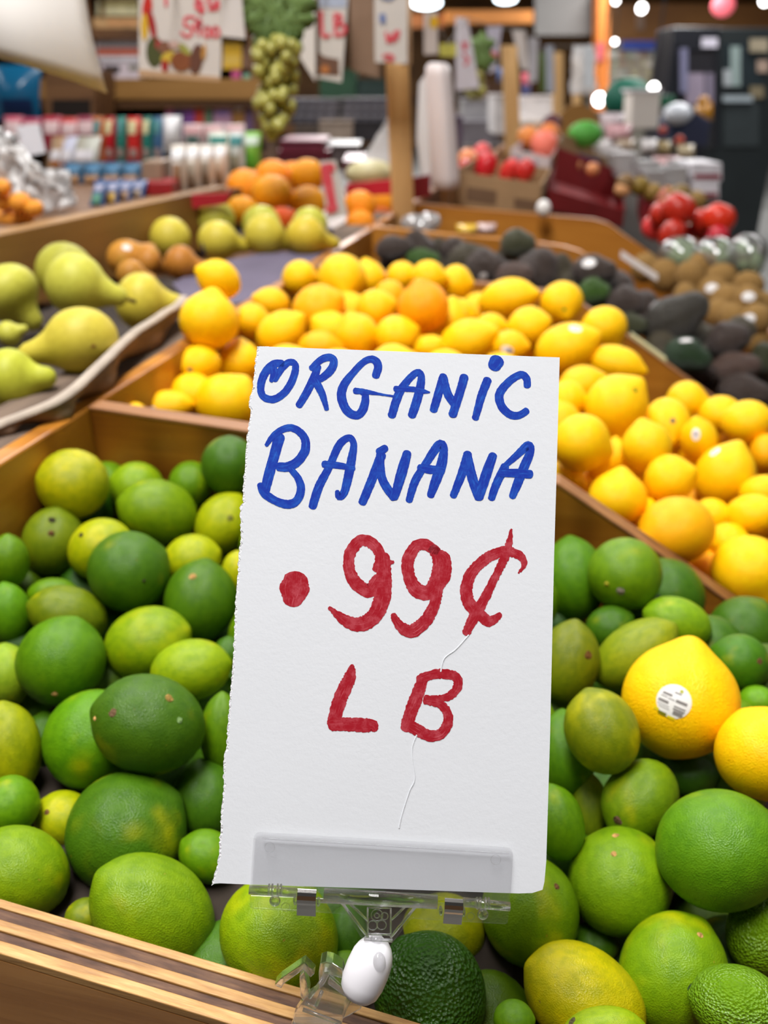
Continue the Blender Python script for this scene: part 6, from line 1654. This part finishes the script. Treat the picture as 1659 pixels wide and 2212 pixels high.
for k, (x, y, r, Y) in enumerate([(1386, 18, 9, 13.0), (1328, 90, 5, 12.5), (1412, 190, 10, 6.0), (1652, 2, 9, 12.0), (1295, 215, 13, 7.0), (1330, 2, 6, 13)]):  # glowing balls for bright spots; the one behind the carton lid is a highlight
    c = U(x, y, Y); R = r * Y / 1.13 / F_PX
    o = mk('spot_lamp', *blob(c, R, R, R, 14, 10), SPOT, loc=c, smooth=True)
    mk('hanging_rod', *tube(c + Vector((0, 0, R * .9)), (c.x, c.y, RZ), .006, n=8), CAB, parent=o)
    tag(o, ['bright spot lamp on the far wood wall', 'tiny lamp glinting left of the blue valance', 'small white lamp behind the white bin', 'spot lamp in the top right corner', 'bright highlight made as a glowing ball behind the carton lid', 'dim lamp at the top of the orange column'][k], 'lamp', 'small lamps at the far end')
upr('lamp_bracket', rect(1376, 28, 1392, 64), 14.24, .05, MATTE, 'pale bracket on the wood fascia under the far spot lamp', 'bracket', None, None, C(140, 116, 100))
o = mk('exit_lamp', *blob(U(1562, 12, 11.0), .13, .1, .11, 14, 10), glow('red_lamp', (.9, .16, .2), .9), loc=U(1562, 24, 11.0), smooth=True)
mk('hanging_rod', *tube(U(1562, 12, 11.0) + Vector((0, 0, .1)), (U(1562, 12, 11.0).x, 11.0, RZ), .012, n=8), CAB, parent=o); tag(o, 'dull red lamp on the wood wall above the cooler', 'lamp')
# odds and ends before the cooler
o = mk('green_umbrella', *blob(U(1356, 214, 6.4), .17, .17, .13, 18, 12), solid('green_cloth', C(20, 92, 74), .6, .3, 0, .12, 6), loc=U(1356, 240, 6.4), smooth=True); tag(o, 'dark green rounded cover behind the white bin', 'cover')
pack('green_crate', (1436, 206, 1458, 232), 6.2, .2, C(14, 84, 60), 'small green crate right of the white bin', 'crate')
wb = upr('white_bin', [(1362, 278), (1422, 278), (1428, 196), (1366, 196)], 4.8, .16, solid('white_bin', C(222, 214, 206), .5, .4, 0, .03, 3), 'plain white bin standing at the far end of the stand', 'bin', bevel=.006)
upr('rim', rect(1362, 192, 1430, 199), 4.79, .18, NYLON, parent=wb)
o = mk('white_dome', *blob(U(1464, 246, 5.6), .085, .085, .06, 18, 12), solid('white_shell', C(190, 194, 202), .3, .5, 0, .04, 3), loc=U(1464, 262, 5.6), smooth=True); tag(o, 'white dome-shaped cover on the navy crate', 'cover')
nv_ = upr('navy_crate', [(1446, 312), (1528, 318), (1536, 262), (1500, 238), (1446, 262)], 5.6, .3, MATTE, 'dark navy cart bin at the far end', 'bin', None, None, C(40, 44, 66), bevel=.01)
mk('wheel', *blob(U(1470, 322, 5.6) + Vector((0, .1, 0)), .04, .02, .04), CAB, parent=nv_, smooth=True)
o = mk('amber_bottle', *merge(tube(U(1520, 262, 5.9), U(1520, 224, 5.9), .055, .05, 16), tube(U(1520, 224, 5.9), U(1520, 208, 5.9), .05, .02, 16)), GLOSSY, loc=U(1520, 262, 5.9), smooth=True, color=C(170, 116, 30)); tag(o, 'amber bottle behind the navy bin', 'bottle')
for k, (x, y, r) in enumerate(((1432, 282, 9), (1468, 304, 11))):
    o = mk('red_ball_fruit', *blob(U(x, y, 5.0), r * 4.4 / F_PX, .025, r * 4.4 / F_PX), TOMATO, loc=U(x, y + r, 5.0), smooth=True, color=C(196, 50, 56)); tag(o, ['dark red fruit at the foot of the white bin', 'red fruit before the navy bin'][k], 'fruit', 'red fruit at the far end')
